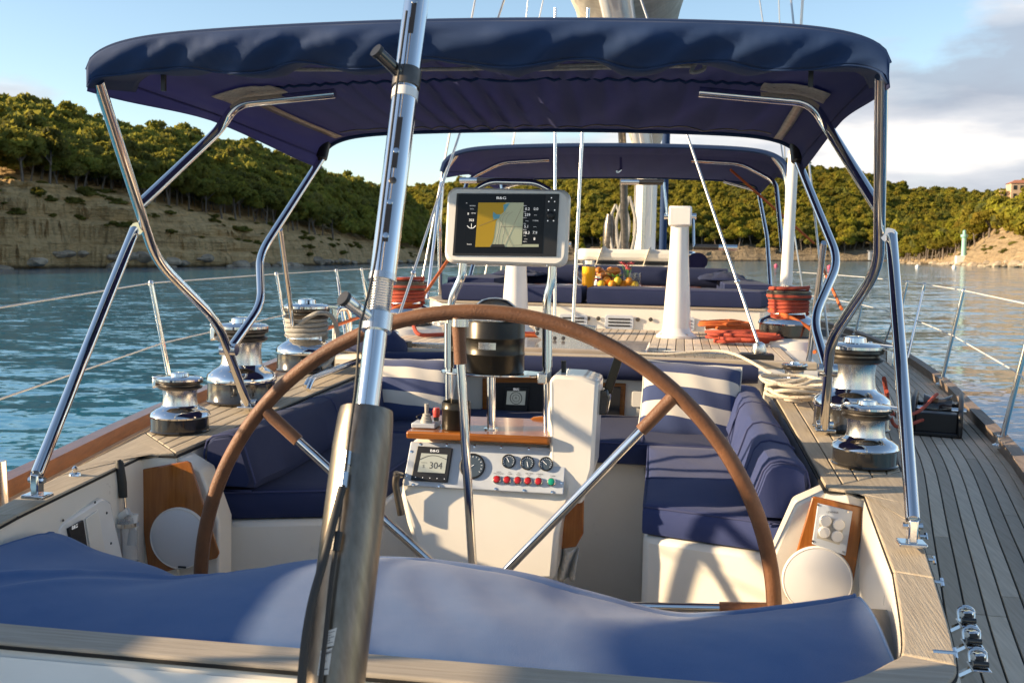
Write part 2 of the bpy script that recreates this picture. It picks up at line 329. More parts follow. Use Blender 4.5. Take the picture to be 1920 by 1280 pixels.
va = N(t, 'ShaderNodeVectorMath', operation='ADD'); L(t, acc, va.inputs[0]); va.inputs[1].default_value = (0, 0, 1); vn = N(t, 'ShaderNodeVectorMath', operation='NORMALIZE'); L(t, va.outputs[0], vn.inputs[0]); L(t, vn.outputs[0], b.inputs['Normal'])
cw = ramp(t, wnoise(1, 1, 0.02, 3), [(0.35, (0.018, 0.155, 0.265)), (0.65, (0.028, 0.190, 0.305))]); L(t, cw, b.inputs['Base Color'])
me = bpy.data.meshes.new('water'); me.from_pydata([(-2500, -1500, 0), (2500, -1500, 0), (2500, 3000, 0), (-2500, 3000, 0)], [], [(0, 1, 2, 3)]); structure('water', me, [m])

# ---- hills: shore line and skyline read off the photograph, distances from where the shore meets the water
def interp_cols(cols, xs):
    c = np.array(cols, float); return [np.interp(xs, c[:, 0], c[:, k]) for k in range(1, c.shape[1])]
def world_dir(px):
    a = np.arctan((px - 960) / FPX) - YAW; return np.sin(a), np.cos(a)
class Hill:
    def __init__(s, name, cols, depth, step, cliff, seed, mats, tree_drop=5.0, prof=None):
        s.cols = cols; xs = np.arange(cols[0][0], cols[-1][0] + 1, step); s.xs = xs; ysh, ysk = interp_cols(cols, xs)
        s.D = CZ * FPX / (ysh - 482.0); s.depth = depth; s.seed = seed; s.cliff = cliff
        dt = s.D + depth; s.top = np.maximum(CZ + (482 - ysk) * dt / FPX - tree_drop, 1.0)
        s.prof = prof or (lambda t: np.clip(t, 0, 1.05) ** 0.95)
        ts = np.concatenate([[-0.06, -0.02], np.linspace(0, 0.16, 44), np.linspace(0.175, 1.0, 60), [1.1, 1.3]]); s.ts = ts
        X, Y, Z = s.surf(xs[None, :], ts[:, None]); nv, nu = X.shape
        vs = np.stack([X, Y, Z], -1).reshape(-1, 3); i = np.arange(nv * nu).reshape(nv, nu)
        q = np.stack([i[:-1, :-1], i[:-1, 1:], i[1:, 1:], i[1:, :-1]], -1).reshape(-1, 4)
        me = np_mesh(name, vs, q); s.obj = structure(name, me, mats); me.polygons.foreach_set('use_smooth', np.zeros(len(q), bool))
    def surf(s, px, tt):
        px, tt = np.broadcast_arrays(np.asarray(px, float), np.asarray(tt, float)); D = np.interp(px, s.xs, s.D); top = np.interp(px, s.xs, s.top)
        dx, dy = world_dir(px); along = px / FPX * D                       # metres along the shore
        ch = np.interp(px, [c[0] for c in s.cliff], [c[1] for c in s.cliff])
        w = s.depth * tt + (fbm(along / 14, tt * 8, 4, s.seed) - .5) * 9 * np.clip(tt * 10 + .5, 0, 1) * np.clip((1.1 - tt) * 4, 0, 1)
        slope = s.prof(tt) * np.maximum(top - ch * .9, 0.5)
        k = np.array([-1, 0, .003, .006, .017, .020, .036, .040, .064, .072, 1]); hh = np.array([-.3, 0, .16, .30, .36, .62, .68, .86, .92, 1, 1])
        jag = (fbm(along / 6, tt * 3, 4, s.seed + 3) - .5) * .018 + (fbm(along / 25, 0 * tt, 2, s.seed + 5) - .5) * .022
        cl = np.interp(tt + jag * (tt > 0) * (tt < .16), k, hh) * ch
        strata = (fbm(along / 40, (cl + slope) * 1.1, 3, s.seed + 8, .6) - .5) * 4.0 * (tt > .001) * (tt < .15) * np.minimum(ch / 8, 1)
        z = cl + slope + (fbm(along / 9, w / 9, 4, s.seed + 1) - .5) * np.clip(tt * 30, 0, 1) * 2.2
        z = np.where(tt < 0, tt * 40, z); z = np.where(tt > 1.05, z * (1 - (tt - 1.0) * 1.5), z)
        r = D + w + strata
        return CX + dx * r, dy * r, z
def terrain_mat(name, soil, soil2, rock, rock2, rockdark, zrock):
    m = bpy.data.materials.new(name); m.use_nodes = True; t = m.node_tree; b = t.nodes['Principled BSDF']; b.inputs['Roughness'].default_value = 0.95; b.inputs['Specular IOR Level'].default_value = 0.15
    geo = N(t, 'ShaderNodeNewGeometry'); sep = N(t, 'ShaderNodeSeparateXYZ'); L(t, geo.outputs['Position'], sep.inputs[0])
    def nz(scale, st, det=6):
        mpn = N(t, 'ShaderNodeMapping'); mpn.inputs['Scale'].default_value = st; L(t, geo.outputs['Position'], mpn.inputs[0])
        n = N(t, 'ShaderNodeTexNoise'); n.inputs['Scale'].default_value = scale; n.inputs['Detail'].default_value = det; n.inputs['Roughness'].default_value = 0.65; L(t, mpn.outputs[0], n.inputs[0]); return n.outputs[0]
    strata = nz(0.5, (0.08, 0.08, 2.2)); blot = nz(0.35, (1, 1, 1))
    rockc = ramp(t, strata, [(0.30, rockdark), (0.40, rock2), (0.52, rock), (0.66, rock2), (0.75, rock)])
    mx = N(t, 'ShaderNodeMix', data_type='RGBA', blend_type='MULTIPLY'); mx.inputs[0].default_value = 0.6; L(t, rockc, mx.inputs[6]); L(t, math_node(t, 'MULTIPLY', ramp(t, blot, [(0.3, g3(0.62)), (0.6, g3(1))]), ramp(t, nz(0.55, (1, 1, .16)), [(0.36, g3(0.42)), (0.46, g3(1))])), mx.inputs[7])
    soilc = ramp(t, nz(0.25, (1, 1, 1)), [(0.35, soil), (0.65, soil2)])
    sel = math_node(t, 'ADD', math_node(t, 'MULTIPLY', sep.outputs[2], -1.0 / zrock), math_node(t, 'MULTIPLY_ADD', blot, 0.8, False)); 
    f = ramp(t, math_node(t, 'ADD', sel, 0.75), [(0.10, g3(0)), (0.35, g3(1))])
    mix = N(t, 'ShaderNodeMix', data_type='RGBA'); L(t, f, mix.inputs[0]); L(t, soilc, mix.inputs[6]); L(t, mx.outputs[2], mix.inputs[7]); wet = N(t, 'ShaderNodeMix', data_type='RGBA', blend_type='MULTIPLY'); wet.inputs[0].default_value = 1.0; L(t, mix.outputs[2], wet.inputs[6]); L(t, ramp(t, math_node(t, 'ADD', math_node(t, 'MULTIPLY', sep.outputs[2], 0.25), math_node(t, 'MULTIPLY', blot, 0.25)), [(0.20, g3(0.22)), (0.36, g3(1))]), wet.inputs[7]); L(t, wet.outputs[2], b.inputs['Base Color'])
    bp = N(t, 'ShaderNodeBump'); bp.inputs['Distance'].default_value = 2.4; bp.inputs['Strength'].default_value = 1; L(t, math_node(t, 'ADD', nz(0.9, (.4, .4, 2)), blot), bp.inputs['Height']); L(t, bp.outputs[0], b.inputs['Normal'])
    return m
tm_left = terrain_mat('left_sandstone_and_scrub', (0.085, 0.070, 0.040), (0.05, 0.055, 0.025), (0.86, 0.60, 0.30), (0.74, 0.49, 0.225), (0.36, 0.25, 0.13), 32)
tm_far = terrain_mat('far_slope_ground', (0.10, 0.085, 0.04), (0.055, 0.06, 0.025), (0.34, 0.27, 0.18), (0.24, 0.19, 0.13), (0.10, 0.085, 0.065), 7)
tm_right = terrain_mat('right_point_ground', (0.30, 0.215, 0.10), (0.16, 0.145, 0.05), (0.60, 0.45, 0.27), (0.50, 0.36, 0.21), (0.26, 0.19, 0.12), 9)
left = Hill('left_hillside', [(-1100, 510, 150), (-400, 507, 165), (0, 502, 190), (60, 502, 186), (150, 501, 196), (250, 501, 220), (330, 500, 219), (400, 499.5, 234), (470, 499, 243), (560, 498, 272), (640, 496.5, 303), (700, 495, 316), (760, 494, 340), (820, 493, 395), (870, 492, 480)],
            150, 4, [(-1100, 16), (100, 15), (260, 13), (380, 9.5), (520, 7), (690, 3.5), (870, 1)], 1, [tm_left], 15.0)
far = Hill('far_hillside', [(500, 489.3, 380), (760, 489.3, 342), (1000, 489.3, 322), (1200, 489.3, 312), (1440, 489.3, 299), (1515, 489.3, 309), (1600, 489.3, 322), (1650, 489.3, 336), (1700, 489.3, 349), (1744, 489.3, 356), (1850, 489.3, 362), (2300, 489.3, 330)],
           260, 4, [(500, 3), (1250, 6), (1450, 4), (2300, 2)], 2, [tm_far], 13.0)
right = Hill('right_headland', [(1683, 492.6, 492), (1700, 493.5, 489), (1730, 494.6, 482), (1760, 495.5, 462), (1800, 496.5, 420), (1840, 498, 392), (1870, 499, 374), (1920, 500, 362), (2200, 504, 318), (2900, 510, 290)],
             120, 4, [(1683, .5), (1760, 1.5), (1900, 2.2), (2900, 3)], 3, [tm_right], 5.0, prof=lambda t: np.clip(t, 0, 1) ** 0.85)

# ---- pines
leafs = []
for nm, c1, c2 in (('pine_foliage', (0.082, 0.105, 0.024), (0.195, 0.180, 0.032)), ('olive_foliage', (0.078, 0.086, 0.026), (0.160, 0.150, 0.040)), ('bright_foliage', (0.150, 0.142, 0.018), (0.275, 0.225, 0.020))):
    m = mat(nm, c1, 0.8, col2=c2, nscale=0.42, lo=0.36, hi=0.64, objvar=0.22, spec=0.2, transl=(0.42, (0.40, 0.36, 0.055))); leafs.append(m)
    t = m.node_tree; b = t.nodes['Principled BSDF']; src = b.inputs['Base Color'].links[0].from_socket; gp = N(t, 'ShaderNodeNewGeometry'); n1 = N(t, 'ShaderNodeTexNoise'); n1.inputs['Scale'].default_value = 0.11; n1.inputs['Detail'].default_value = 2; L(t, gp.outputs['Position'], n1.inputs[0])
    hs2 = N(t, 'ShaderNodeHueSaturation'); L(t, src, hs2.inputs['Color']); L(t, math_node(t, 'MULTIPLY_ADD', n1.outputs[0], 2.4), hs2.inputs['Value']); hs2.inputs['Value'].links[0].from_node.inputs[2].default_value = -0.2
    n2 = N(t, 'ShaderNodeTexNoise'); n2.inputs['Scale'].default_value = 0.16; n2.inputs['Detail'].default_value = 1; L(t, gp.outputs['Position'], n2.inputs[0]); L(t, math_node(t, 'MULTIPLY_ADD', n2.outputs[0], 0.12), hs2.inputs['Hue']); hs2.inputs['Hue'].links[0].from_node.inputs[2].default_value = 0.44
    L(t, hs2.outputs[0], b.inputs['Base Color'])
bark = mat('grey_pine_bark', (0.19, 0.155, 0.125), 0.9, col2=(0.10, 0.08, 0.065), nscale=2)
def crown_arrays(r, seed, n_lobes, per, size):
    g = np.random.default_rng(seed); V_, F_ = [], []
    for l in range(n_lobes):
        a = g.uniform(0, 6.28); q = g.uniform(0.0, 1.0) ** .6; c = np.array([math.cos(a) * q * r * .72, math.sin(a) * q * r * .72, r * (1.15 - .55 * q) + g.uniform(-.25, .3) * r])
        lr = r * g.uniform(.34, .56); d = g.normal(size=(per, 3)); d /= np.linalg.norm(d, axis=1)[:, None]; d[:, 2] = np.abs(d[:, 2]) * g.choice([1, 1, 1, -.55], per)
        p = c + d * lr * np.array([1, 1, .72]) * g.uniform(.72, 1.08, (per, 1))
        nrm = d + g.normal(size=(per, 3)) * .55; nrm /= np.linalg.norm(nrm, axis=1)[:, None]
        u = np.cross(nrm, g.normal(size=(per, 3))); u /= np.linalg.norm(u, axis=1)[:, None]; w = np.cross(nrm, u)
        s = size * g.uniform(.6, 1.3, (per, 1))
        o = sum(len(x) for x in V_); V_.append(np.concatenate([p + u * s, p - u * .6 * s + w * .8 * s, p - u * .6 * s - w * .8 * s], 0))
        i = np.arange(per); F_.append(np.stack([i, i + per, i + 2 * per], 1) + o)
    return np.concatenate(V_), np.concatenate(F_)
crowns = []
for k in range(7):
    v, f = crown_arrays(2.6, 100 + k, 11, 190, .34); v[:, 2] += 2.4; crowns.append(np_mesh('crown', v, f))
def trunk_mesh(seed, h=4.0):
    g = random.Random(seed); mb = MB(); lean = V(g.uniform(-.9, .9), g.uniform(-.9, .9), 0)
    base = [V(0, 0, -.6), V(0, 0, h * .3) + lean * .25, V(0, 0, h * .65) + lean * .6, V(0, 0, h) + lean * .7]; mb.tube(spline(base, 3), [.20 - .012 * i for i in range(10)], 6)
    for q in range(4):
        a = g.uniform(0, 6.28); s0 = V(0, 0, h * .62) + lean * .55; mb.tube([s0, s0 + V(math.cos(a) * .8, math.sin(a) * .8, .9), s0 + V(math.cos(a) * 1.6, math.sin(a) * 1.6, 1.5)], [.09, .06, .03], 5)
    me = bpy.data.meshes.new('trunk'); me.from_pydata([tuple(x) for x in mb.v], [], mb.f); me.materials.append(bark); return me
trunks = [trunk_mesh(k) for k in range(5)]
crown_sets = []
for mm in leafs:
    row = []
    for c in crowns:
        c2 = c.copy(); c2.materials.append(mm); row.append(c2)
    crown_sets.append(row)
stuff_src = [crown_arrays(2.6, 300 + k, 9, 46, .62) for k in range(6)]
def plant(hill, xr, tr, count, seed, kinds, hgt, keep=None):
    g = np.random.default_rng(seed); px = g.uniform(xr[0], xr[1], count); tt = g.uniform(tr[0], tr[1], count) ; X, Y, Z = hill.surf(px, tt)
    s = g.uniform(hgt[0], hgt[1], count) / 6.0; out = []; cell = {}
    for i in range(count):
        if keep and not keep(px[i], tt[i], g): continue
        r = 1.55 * s[i] * 1.3; key = (int(X[i] // 3), int(Y[i] // 3)); bad = False
        for a in (-1, 0, 1):
            for b_ in (-1, 0, 1):
                for (x, y, rr) in cell.get((key[0] + a, key[1] + b_), ()):
                    if (x - X[i]) ** 2 + (y - Y[i]) ** 2 < (max(r, rr)) ** 2: bad = True
        if bad: continue
        cell.setdefault(key, []).append((X[i], Y[i], r)); out.append((X[i], Y[i], Z[i], s[i], g.choice(kinds), g.uniform(0, 6.28), px[i], tt[i]))
    return out
def grow(trees, n_ind, score, label, name, group, stuff_name, stuff_label):
    trees = sorted(trees, key=score, reverse=True)
    for (x, y, z, s, kd, a, px, tt) in trees[:n_ind]:
        o = bpy.data.objects.new(name, None); COL.objects.link(o); o.location = (x, y, z - .3); o.rotation_euler = (0, 0, a); o.scale = (s * random.uniform(.9, 1.15), s * random.uniform(.9, 1.15), s * random.uniform(.85, 1.15))
        o['label'] = label; o['category'] = 'tree'; o['group'] = group
        c = bpy.data.objects.new('crown', random.choice(crown_sets[int(kd)])); COL.objects.link(c); c.parent = o
        tr = bpy.data.objects.new('trunk', random.choice(trunks)); COL.objects.link(tr); tr.parent = o
    rest = trees[n_ind:]
    if not rest: return
    bymat = {}
    Vs, Fs, Ms, off = [], [], [], 0
    for (x, y, z, s, kd, a, px, tt) in rest:
        v, f = stuff_src[random.randrange(6)]; ca, sa = math.cos(a), math.sin(a)
        w = np.stack([(v[:, 0] * ca - v[:, 1] * sa) * s + x, (v[:, 0] * sa + v[:, 1] * ca) * s + y, (v[:, 2] + 1.2) * s * random.uniform(.85, 1.2) + z], 1)
        Vs.append(w); Fs.append(f + off); off += len(w); Ms.append(np.full(len(f), int(kd), np.int32))
    me = np_mesh(stuff_name, np.concatenate(Vs), np.concatenate(Fs)); o = structure(stuff_name, me, leafs, 'stuff'); me.polygons.foreach_set('material_index', np.concatenate(Ms)); o['label'] = stuff_label; o['category'] = 'woodland'
tl = plant(left, (-250, 850), (.06, 1.02), 7000, 1, [0, 0, 0, 1], (5.5, 10.5), lambda p, t, g: t > .072 + .04 * g.random())
grow(tl, 130, lambda q: -q[7] * 1.0 - abs(q[6] - 330) / 900, 'umbrella-crowned pine on the shaded wooded slope above the sandstone cliff', 'pine_tree', 'pines above the sandstone cliff', 'left_pine_wood', 'dense pine wood covering the left hillside up to the skyline')
tf = plant(far, (600, 1850), (.02, 1.02), 10000, 2, [0, 2, 2, 2], (7.0, 12.0), lambda p, t, g: t > .05 or g.random() < .3)
grow(tf, 120, lambda q: -q[7] - (0 if 1070 < q[6] < 1700 else .5) + .2 * q[3], 'sunlit pine on the far hillside across the bay behind the mast', 'pine_tree', 'pines on the far hillside', 'far_pine_wood', 'sunlit pine wood covering the far hillside across the bay')
tr_ = plant(right, (1686, 2150), (.03, 1.0), 3200, 3, [2, 2, 2, 1], (4.5, 9.5), lambda p, t, g: not (1872 < p < 1930 and t > .52) and (t > np.interp(p, [1690, 1740, 1800, 1850, 1900], [.04, .08, .17, .30, .46]) or (p > 1870 and t > .12 and g.random() < .35)))
grow(tr_, 60, lambda q: -abs(q[6] - 1800) / 200 - q[7], 'bright yellow-green pine on the sunny headland at the right', 'pine_tree', 'pines on the right headland', 'headland_wood', 'yellow-green trees and bushes on the right headland behind the first row')
def shrubs(hill, xr, tr, n, seed, name, label, size, mi):
    g = np.random.default_rng(seed); Vs, Fs, off = [], [], 0; px = g.uniform(*xr, n); tt = g.uniform(*tr, n); X, Y, Z = hill.surf(px, tt)
    for i in range(n):
        v, f = stuff_src[i % 6]; s = g.uniform(*size); w = v * s * np.array([1, 1, .55]) + np.array([X[i], Y[i], Z[i] - 2.2 * s * .5]); Vs.append(w); Fs.append(f + off); off += len(w)
    me = np_mesh(name, np.concatenate(Vs), np.concatenate(Fs)); o = structure(name, me, [leafs[mi]], 'stuff'); o['label'] = label; o['category'] = 'scrub'
shrubs(left, (-250, 780), (.018, .10), 130, 5, 'cliff_scrub', 'low dark scrub on the ledges of the sandstone cliff', (.25, .75), 1)
shrubs(right, (1780, 2100), (.05, .6), 110, 6, 'headland_scrub', 'low dry scrub on the bare slope of the right headland', (.2, .6), 1)
# ---- boulders along the shores
stone = mat('shore_stone', (0.42, 0.34, 0.24), 0.9, col2=(0.22, 0.175, 0.125), nscale=.9, bump=.25, bscale=1.5, objvar=.2)
def boulder_mesh(seed):
    g = np.random.default_rng(seed); bm = bmesh.new(); bmesh.ops.create_icosphere(bm, subdivisions=2, radius=1); 
    for v in bm.verts: v.co *= 1 + g.uniform(-.16, .16); v.co.z *= .62
    me = bpy.data.meshes.new('boulder'); bm.to_mesh(me); bm.free(); me.materials.append(stone); return me
bmesh_ = [boulder_mesh(k) for k in range(4)]
def boulders(hill, xr, n, seed, size, label, group, tmax=.006):
    g = np.random.default_rng(seed)
    for i in range(n):
        px = g.uniform(*xr); X, Y, Z = hill.surf(px, g.uniform(0.0, tmax)); o = bpy.data.objects.new('boulder', bmesh_[i % 4]); COL.objects.link(o); s = g.uniform(*size)
        o.location = (X, Y, max(float(Z), 0.1) * .6); o.scale = (s * g.uniform(.8, 1.5), s, s * g.uniform(.6, 1.1)); o.rotation_euler = (0, 0, g.uniform(0, 6.28)); o['label'] = label; o['category'] = 'boulder'; o['group'] = group
boulders(left, (-40, 560), 34, 8, (.8, 2.4), 'weathered boulder at the foot of the sandstone cliff', 'boulders under the left cliff')
boulders(right, (1686, 1960), 60, 9, (.6, 1.7), 'pale rock on the waterline of the right headland', 'rocks along the right headland', .02)
boulders(left, (560, 860), 24, 10, (.8, 2.2), 'shaded rock on the low shore where the left hillside ends', 'rocks on the low left shore', .01)
# ---- headland: beacon, villa, boathouse, buoys
def wpt(px, py, D): 
    d = ray(px, py, False); s = D / math.hypot(d.x, d.y); return Vector((CX, 0, CZ)) + d * s
pale_green = mat('pale_green_paint', (0.28, 0.52, 0.44), .5); MT['pale_green'] = pale_green
stucco = mat('apricot_stucco', (0.62, 0.45, 0.30), .85, col2=(0.54, 0.38, 0.25), nscale=.4); roof_m = mat('terracotta_roof', (0.42, 0.17, 0.09), .8); pane_m = mat('dark_window', (0.03, 0.035, 0.04), .15)
X, Y, Z = (float(q) for q in right.surf(1802, .018)); bl = V(X, Y, Z)
bt = thing('harbour_beacon', 'slender pale green beacon tower with white plinth on the right headland', 'beacon', bl, boat=False)
part(bt, 'plinth', MB().box(bl + V(-.5, 0, .6), (2.6, 1.8, 2.2)), 'white_paint', smooth=False, bevel=.05)
part(bt, 'tower', MB().lathe([(.75, 0), (.62, 6.0), (.95, 6.3), (.95, 6.9), (.45, 7.0), (.45, 7.9), (.1, 8.2)], bl + V(.3, 0, .5), 14), pale_green)
X, Y, Z = (float(q) for q in right.surf(1903, .80)); hl = V(X, Y, Z + 1.5)
hv = thing('hilltop_villa', 'pale apricot villa with terracotta roof among trees on the headland skyline', 'house', hl, boat=False); 
part(hv, 'wall', MB().box(hl + V(0, 0, 3), (6, 5, 6)).box(hl + V(-4.2, .4, 1.6), (3.4, 4, 4)), stucco, smooth=False)
part(hv, 'roof', MB().add([hl + V(x * .66, y * .66, 6.0 if k == 0 else 7.1) for k, x, y in ((0, -5.2, -4.2), (0, 5.2, -4.2), (0, 5.2, 4.2), (0, -5.2, 4.2), (1, -2, 0), (1, 2, 0))], [(0, 1, 5, 4), (1, 2, 5), (2, 3, 4, 5), (3, 0, 4), (3, 2, 1, 0)]), roof_m, smooth=False)
part(hv, 'terrace', MB().box(hl + V(-4.2, .4, 3.75), (3.6, 4.2, .25)), stucco, smooth=False)
for wx, wz in ((-1.9, 4.7), (0, 4.7), (1.9, 4.7), (-1.9, 2.3), (0, 2.3), (1.9, 2.3), (-4.4, 2.4)):
    part(hv, 'window', MB().box(hl + V(wx, -2.5 if wx > -4 else -1.6, wz), (.9, .16, 1.25)), pane_m, smooth=False)
bp_ = wpt(1655, 480, 590); bp_.z = 1.0
bh = thing('boathouse', 'low grey boathouse on the shore under the dark far slope', 'boathouse', bp_, boat=False)
part(bh, 'wall', MB().box(bp_ + V(0, 0, 2.1), (14, 5, 4.6)), mat('grey_boathouse_wall', (0.22, .24, .27), .8), smooth=False)
part(bh, 'roof', MB().box(bp_ + V(0, 0, 4.6), (15, 6, .4)), mat('grey_roof', (0.17, .17, .18), .8), smooth=False)
for k in range(3): part(bh, 'door', MB().box(bp_ + V(-4.6 + 4.6 * k, -2.5, 1.5), (3.0, .2, 3.0)), mat('blue_grey_door', (0.07, .085, .11), .6), smooth=False)
for (px, py, nm, mm, lab) in ((1555, 502, 'mooring_buoy', 'pink', 'small pink mooring buoy floating left of the bimini leg'), (1674, 497.5, 'mooring_buoy', 'pink', 'small pink mooring buoy near the headland tip'), (1720, 501, 'mooring_buoy', 'white_paint', 'white mooring buoy left of the green beacon'), (1789, 502, 'mooring_buoy', 'white_paint', 'white mooring buoy in front of the green beacon'), (1455, 499, 'mooring_buoy', 'pink', 'pink mooring buoy beside the white antenna pole')):
    p = at(px, py, 'Z', 0.15, False); o = single(nm, lab, 'buoy', MB().lathe([(.02, -.3), (.34, -.2), (.46, .1), (.38, .38), (.16, .5), (.06, .62), (.02, .7)], p, 14), mm, boat=False, group='mooring buoys')
# ================================================================== THE YACHT
HB = [(y_, x_ + .055) for y_, x_ in [(-1.5, 1.0), (0, 1.28), (2, 1.50), (3.37, 1.74), (4.69, 1.99), (5.56, 2.115), (6.5, 2.235), (7.7, 2.385), (9.5, 2.53), (11.5, 2.60), (14, 2.48), (17, 2.05), (20, 1.20), (22.6, 0.10)]]
def hb(y): return float(np.interp(y, [p[0] for p in HB], [p[1] for p in HB]))
HB_s = spline([V(p[1], p[0], 0) for p in HB], 6)
def hb(y): return float(np.interp(y, [p.y for p in HB_s], [p.x for p in HB_s]))
DZ = 1.41
INN = [(-0.1, 1.665), (0.60, 1.665), (0.807, 1.690), (0.924, 1.80), (0.969, 1.90), (1.033, 2.32), (1.088, 3.036), (0.985, 3.046), (0.985, 3.543), (0.985, 4.55), (0.98, 5.35)]
OUT = [(-0.1, 1.576), (0.64, 1.580), (0.88, 1.610), (1.01, 1.730), (1.057, 1.88), (1.115, 2.287), (1.165, 2.681), (1.263, 3.366), (1.285, 3.624), (1.33, 4.5), (1.38, 5.35)]
def capz(y): return float(np.interp(y, [1.5, 2.3, 3.1, 4.0, 5.4], [1.622, 1.635, 1.652, 1.675, 1.70]))
def coam_out(y): return float(np.interp(y, [p[1] for p in OUT[2:]], [p[0] for p in OUT[2:]]))
def coam_in(y): return float(np.interp(y, [p[1] for p in INN[2:]], [p[0] for p in INN[2:]]))
yacht = thing('sailing_yacht', 'large white sailing yacht with grey teak decks and two cockpits, seen from its stern', 'yacht', (0, 8, 0))
# hull
mb = MB(); ys = np.linspace(-1.5, 22.6, 50)
secs = [(1.0, DZ - .012), (.985, .9), (.95, .3), (.88, -.15), (.5, -.6), (0.02, -.7)]
mb.grid(lambda u, v: (lambda y: (lambda k: (hb(y) * k[0], y, k[1]))(secs[int(round(v * 5))]))(-1.5 + 24.1 * u), 60, 5)
mb.grid(lambda u, v: (lambda y: (lambda k: (-hb(y) * k[0], y, k[1]))(secs[int(round(v * 5))]))(-1.5 + 24.1 * u), 60, 5)
mb.add([(s * hb(-1.5) * k, -1.5, z) for k, z in secs for s in (-1, 1)], [(2 * i, 2 * i + 1, 2 * i + 3, 2 * i + 2) for i in range(5)])
part(yacht, 'hull', mb, 'white_paint', kind=None)
# decks: black seam sheet with planks on it
def deck_edges(sgn, y0, y1, n=40):
    A, B = [], []
    for i in range(n):
        y = y0 + (y1 - y0) * i / (n - 1); A.append(V(sgn * (hb(y) - .01), y, DZ - .006)); B.append(V(sgn * (coam_out(y) + .02 if y < 5.35 else np.interp(y, [5.35, 7, 10, 14], [1.40, 1.5, 1.45, 1.2])), y, DZ - .006))
    return A, B
def deck_in(y): return (coam_out(max(y, 1.62)) if y < 5.35 else float(np.interp(y, [5.35, 6.2, 7.6, 10, 14], [1.385, 1.47, 1.55, 1.45, 1.2]))) + .035
for sgn in (1, -1):
    dk = part(yacht, 'side_deck', MB().strip(*deck_edges(sgn, 1.62, 14), .05), 'caulk', smooth=False)
    g = random.Random(3 + sgn); W = .050
    for k in range(19):
        off0 = .075 + k * W; off1 = off0 + W - .0055
        y = 1.62 + g.uniform(-.1, 1.2) if k else 1.62
        y = 1.62; first = True
        while y < 12.5:
            ln = g.uniform(1.0, 2.6) if first else g.uniform(2.0, 3.0); first = False; y2 = min(y + ln, 12.6); A, B = [], []
            for i in range(9):
                yy = y + (y2 - .006 - y) * i / 8; xa, xb = hb(yy) - off0, hb(yy) - off1; lim = deck_in(yy)
                if xa > lim + .006: A.append(V(sgn * xa, yy, DZ)); B.append(V(sgn * max(xb, lim), yy, DZ))
            if len(A) > 1: part(dk, 'plank', MB().strip(A, B, .012), 'teak', smooth=False, bevel=.0012)
            y = y2
    A = [V(sgn * (hb(y) - .002), y, DZ + .004) for y in np.linspace(1.2, 14, 40)]; B = [V(sgn * (hb(y) - .072), y, DZ + .004) for y in np.linspace(1.2, 14, 40)]
    part(dk, 'covering_board', MB().strip(A, B, .02), 'teak', smooth=False)
    mb = MB(); n = 50; ring = [(-.010, 0), (-.020, .045), (-.028, .075), (.028, .080), (.034, .050), (.03, 0)]
    for i in range(n):
        y = -1.0 + 20.5 * i / (n - 1); x = hb(y) - .035
        for a, z in ring: mb.v.append(V(sgn * (x + a), y, DZ + z))
    for i in range(n - 1):
        for k in range(6): mb.f.append((i * 6 + k, i * 6 + (k + 1) % 6, i * 6 + 6 + (k + 1) % 6, i * 6 + 6 + k))
    part(yacht, 'toe_rail', mb, 'caprail' if sgn < 0 else 'caprail_grey', label='oiled brown wooden toe rail on the port side' if sgn < 0 else 'weathered grey-brown toe rail on the starboard side')
# foredeck sheet
part(yacht, 'foredeck', MB().strip([V(hb(y) - .02, y, DZ - .004) for y in np.linspace(14, 22.4, 14)], [V(-hb(y) + .02, y, DZ - .004) for y in np.linspace(14, 22.4, 14)], .05), 'teak', smooth=False)
# stern deck below the aft coaming
part(yacht, 'aft_deck', MB().strip([V(hb(y) - .01, y, 1.30) for y in np.linspace(-1.4, 1.6, 8)], [V(-hb(y) + .01, y, 1.30) for y in np.linspace(-1.4, 1.6, 8)], .05), 'gelcoat', smooth=False)
# coaming ring (white moulding) with teak cap
def dense(P, n=6):
    return [(p.x, p.y) for p in spline([V(a, b, 0) for a, b in P], n)]
def lin(P, n):
    out = []
    for i in range(len(P) - 1):
        for k in range(n): t = k / n; out.append((P[i][0] * (1 - t) + P[i + 1][0] * t, P[i][1] * (1 - t) + P[i + 1][1] * t))
    out.append(P[-1]); return out
iD = dense(INN[:6]) + lin(INN[5:], 6)[1:]; oD = dense(OUT[:6]) + lin(OUT[5:], 6)[1:]
mb = MB()
for sgn in (1, -1):
    rows = []
    for (xi, yi), (xo, yo) in zip(iD, oD):
        zc = capz((yi + yo) / 2); d = V(xo - xi, yo - yi, 0).normalized()
        foot = V(xo, yo, 0) + d * .03; aft = yo < 1.62
        prof = [V(xi, yi, .38), V(xi, yi, zc - .05), V(xi, yi, 0) + d * .012 + V(0, 0, zc - .012), V(xo, yo, 0) - d * .012 + V(0, 0, zc - .012), V(xo, yo, 0) + d * .004 + V(0, 0, zc - .04), V(foot.x, foot.y, (zc + 1.38) / 2), V(foot.x + d.x * .03, foot.y + d.y * .03, 1.28)]
        rows.append([V(p.x * sgn, p.y, p.z) for p in prof])
    o = len(mb.v)
    for r in rows: mb.v += r
    for i in range(len(rows) - 1):
        for k in range(6): mb.f.append((o + i * 7 + k, o + i * 7 + k + 1, o + i * 7 + 8 + k, o + i * 7 + 7 + k))
part(yacht, 'cockpit_coaming', mb, 'gelcoat')
seam = part(yacht, 'coaming_cap_seam', MB().strip([V(x * s, y, capz(y) - .006) for s, D_ in ((1, iD),) for x, y in D_], [V(x, y, capz(y) - .006) for x, y in oD], .006), 'caulk', smooth=False)
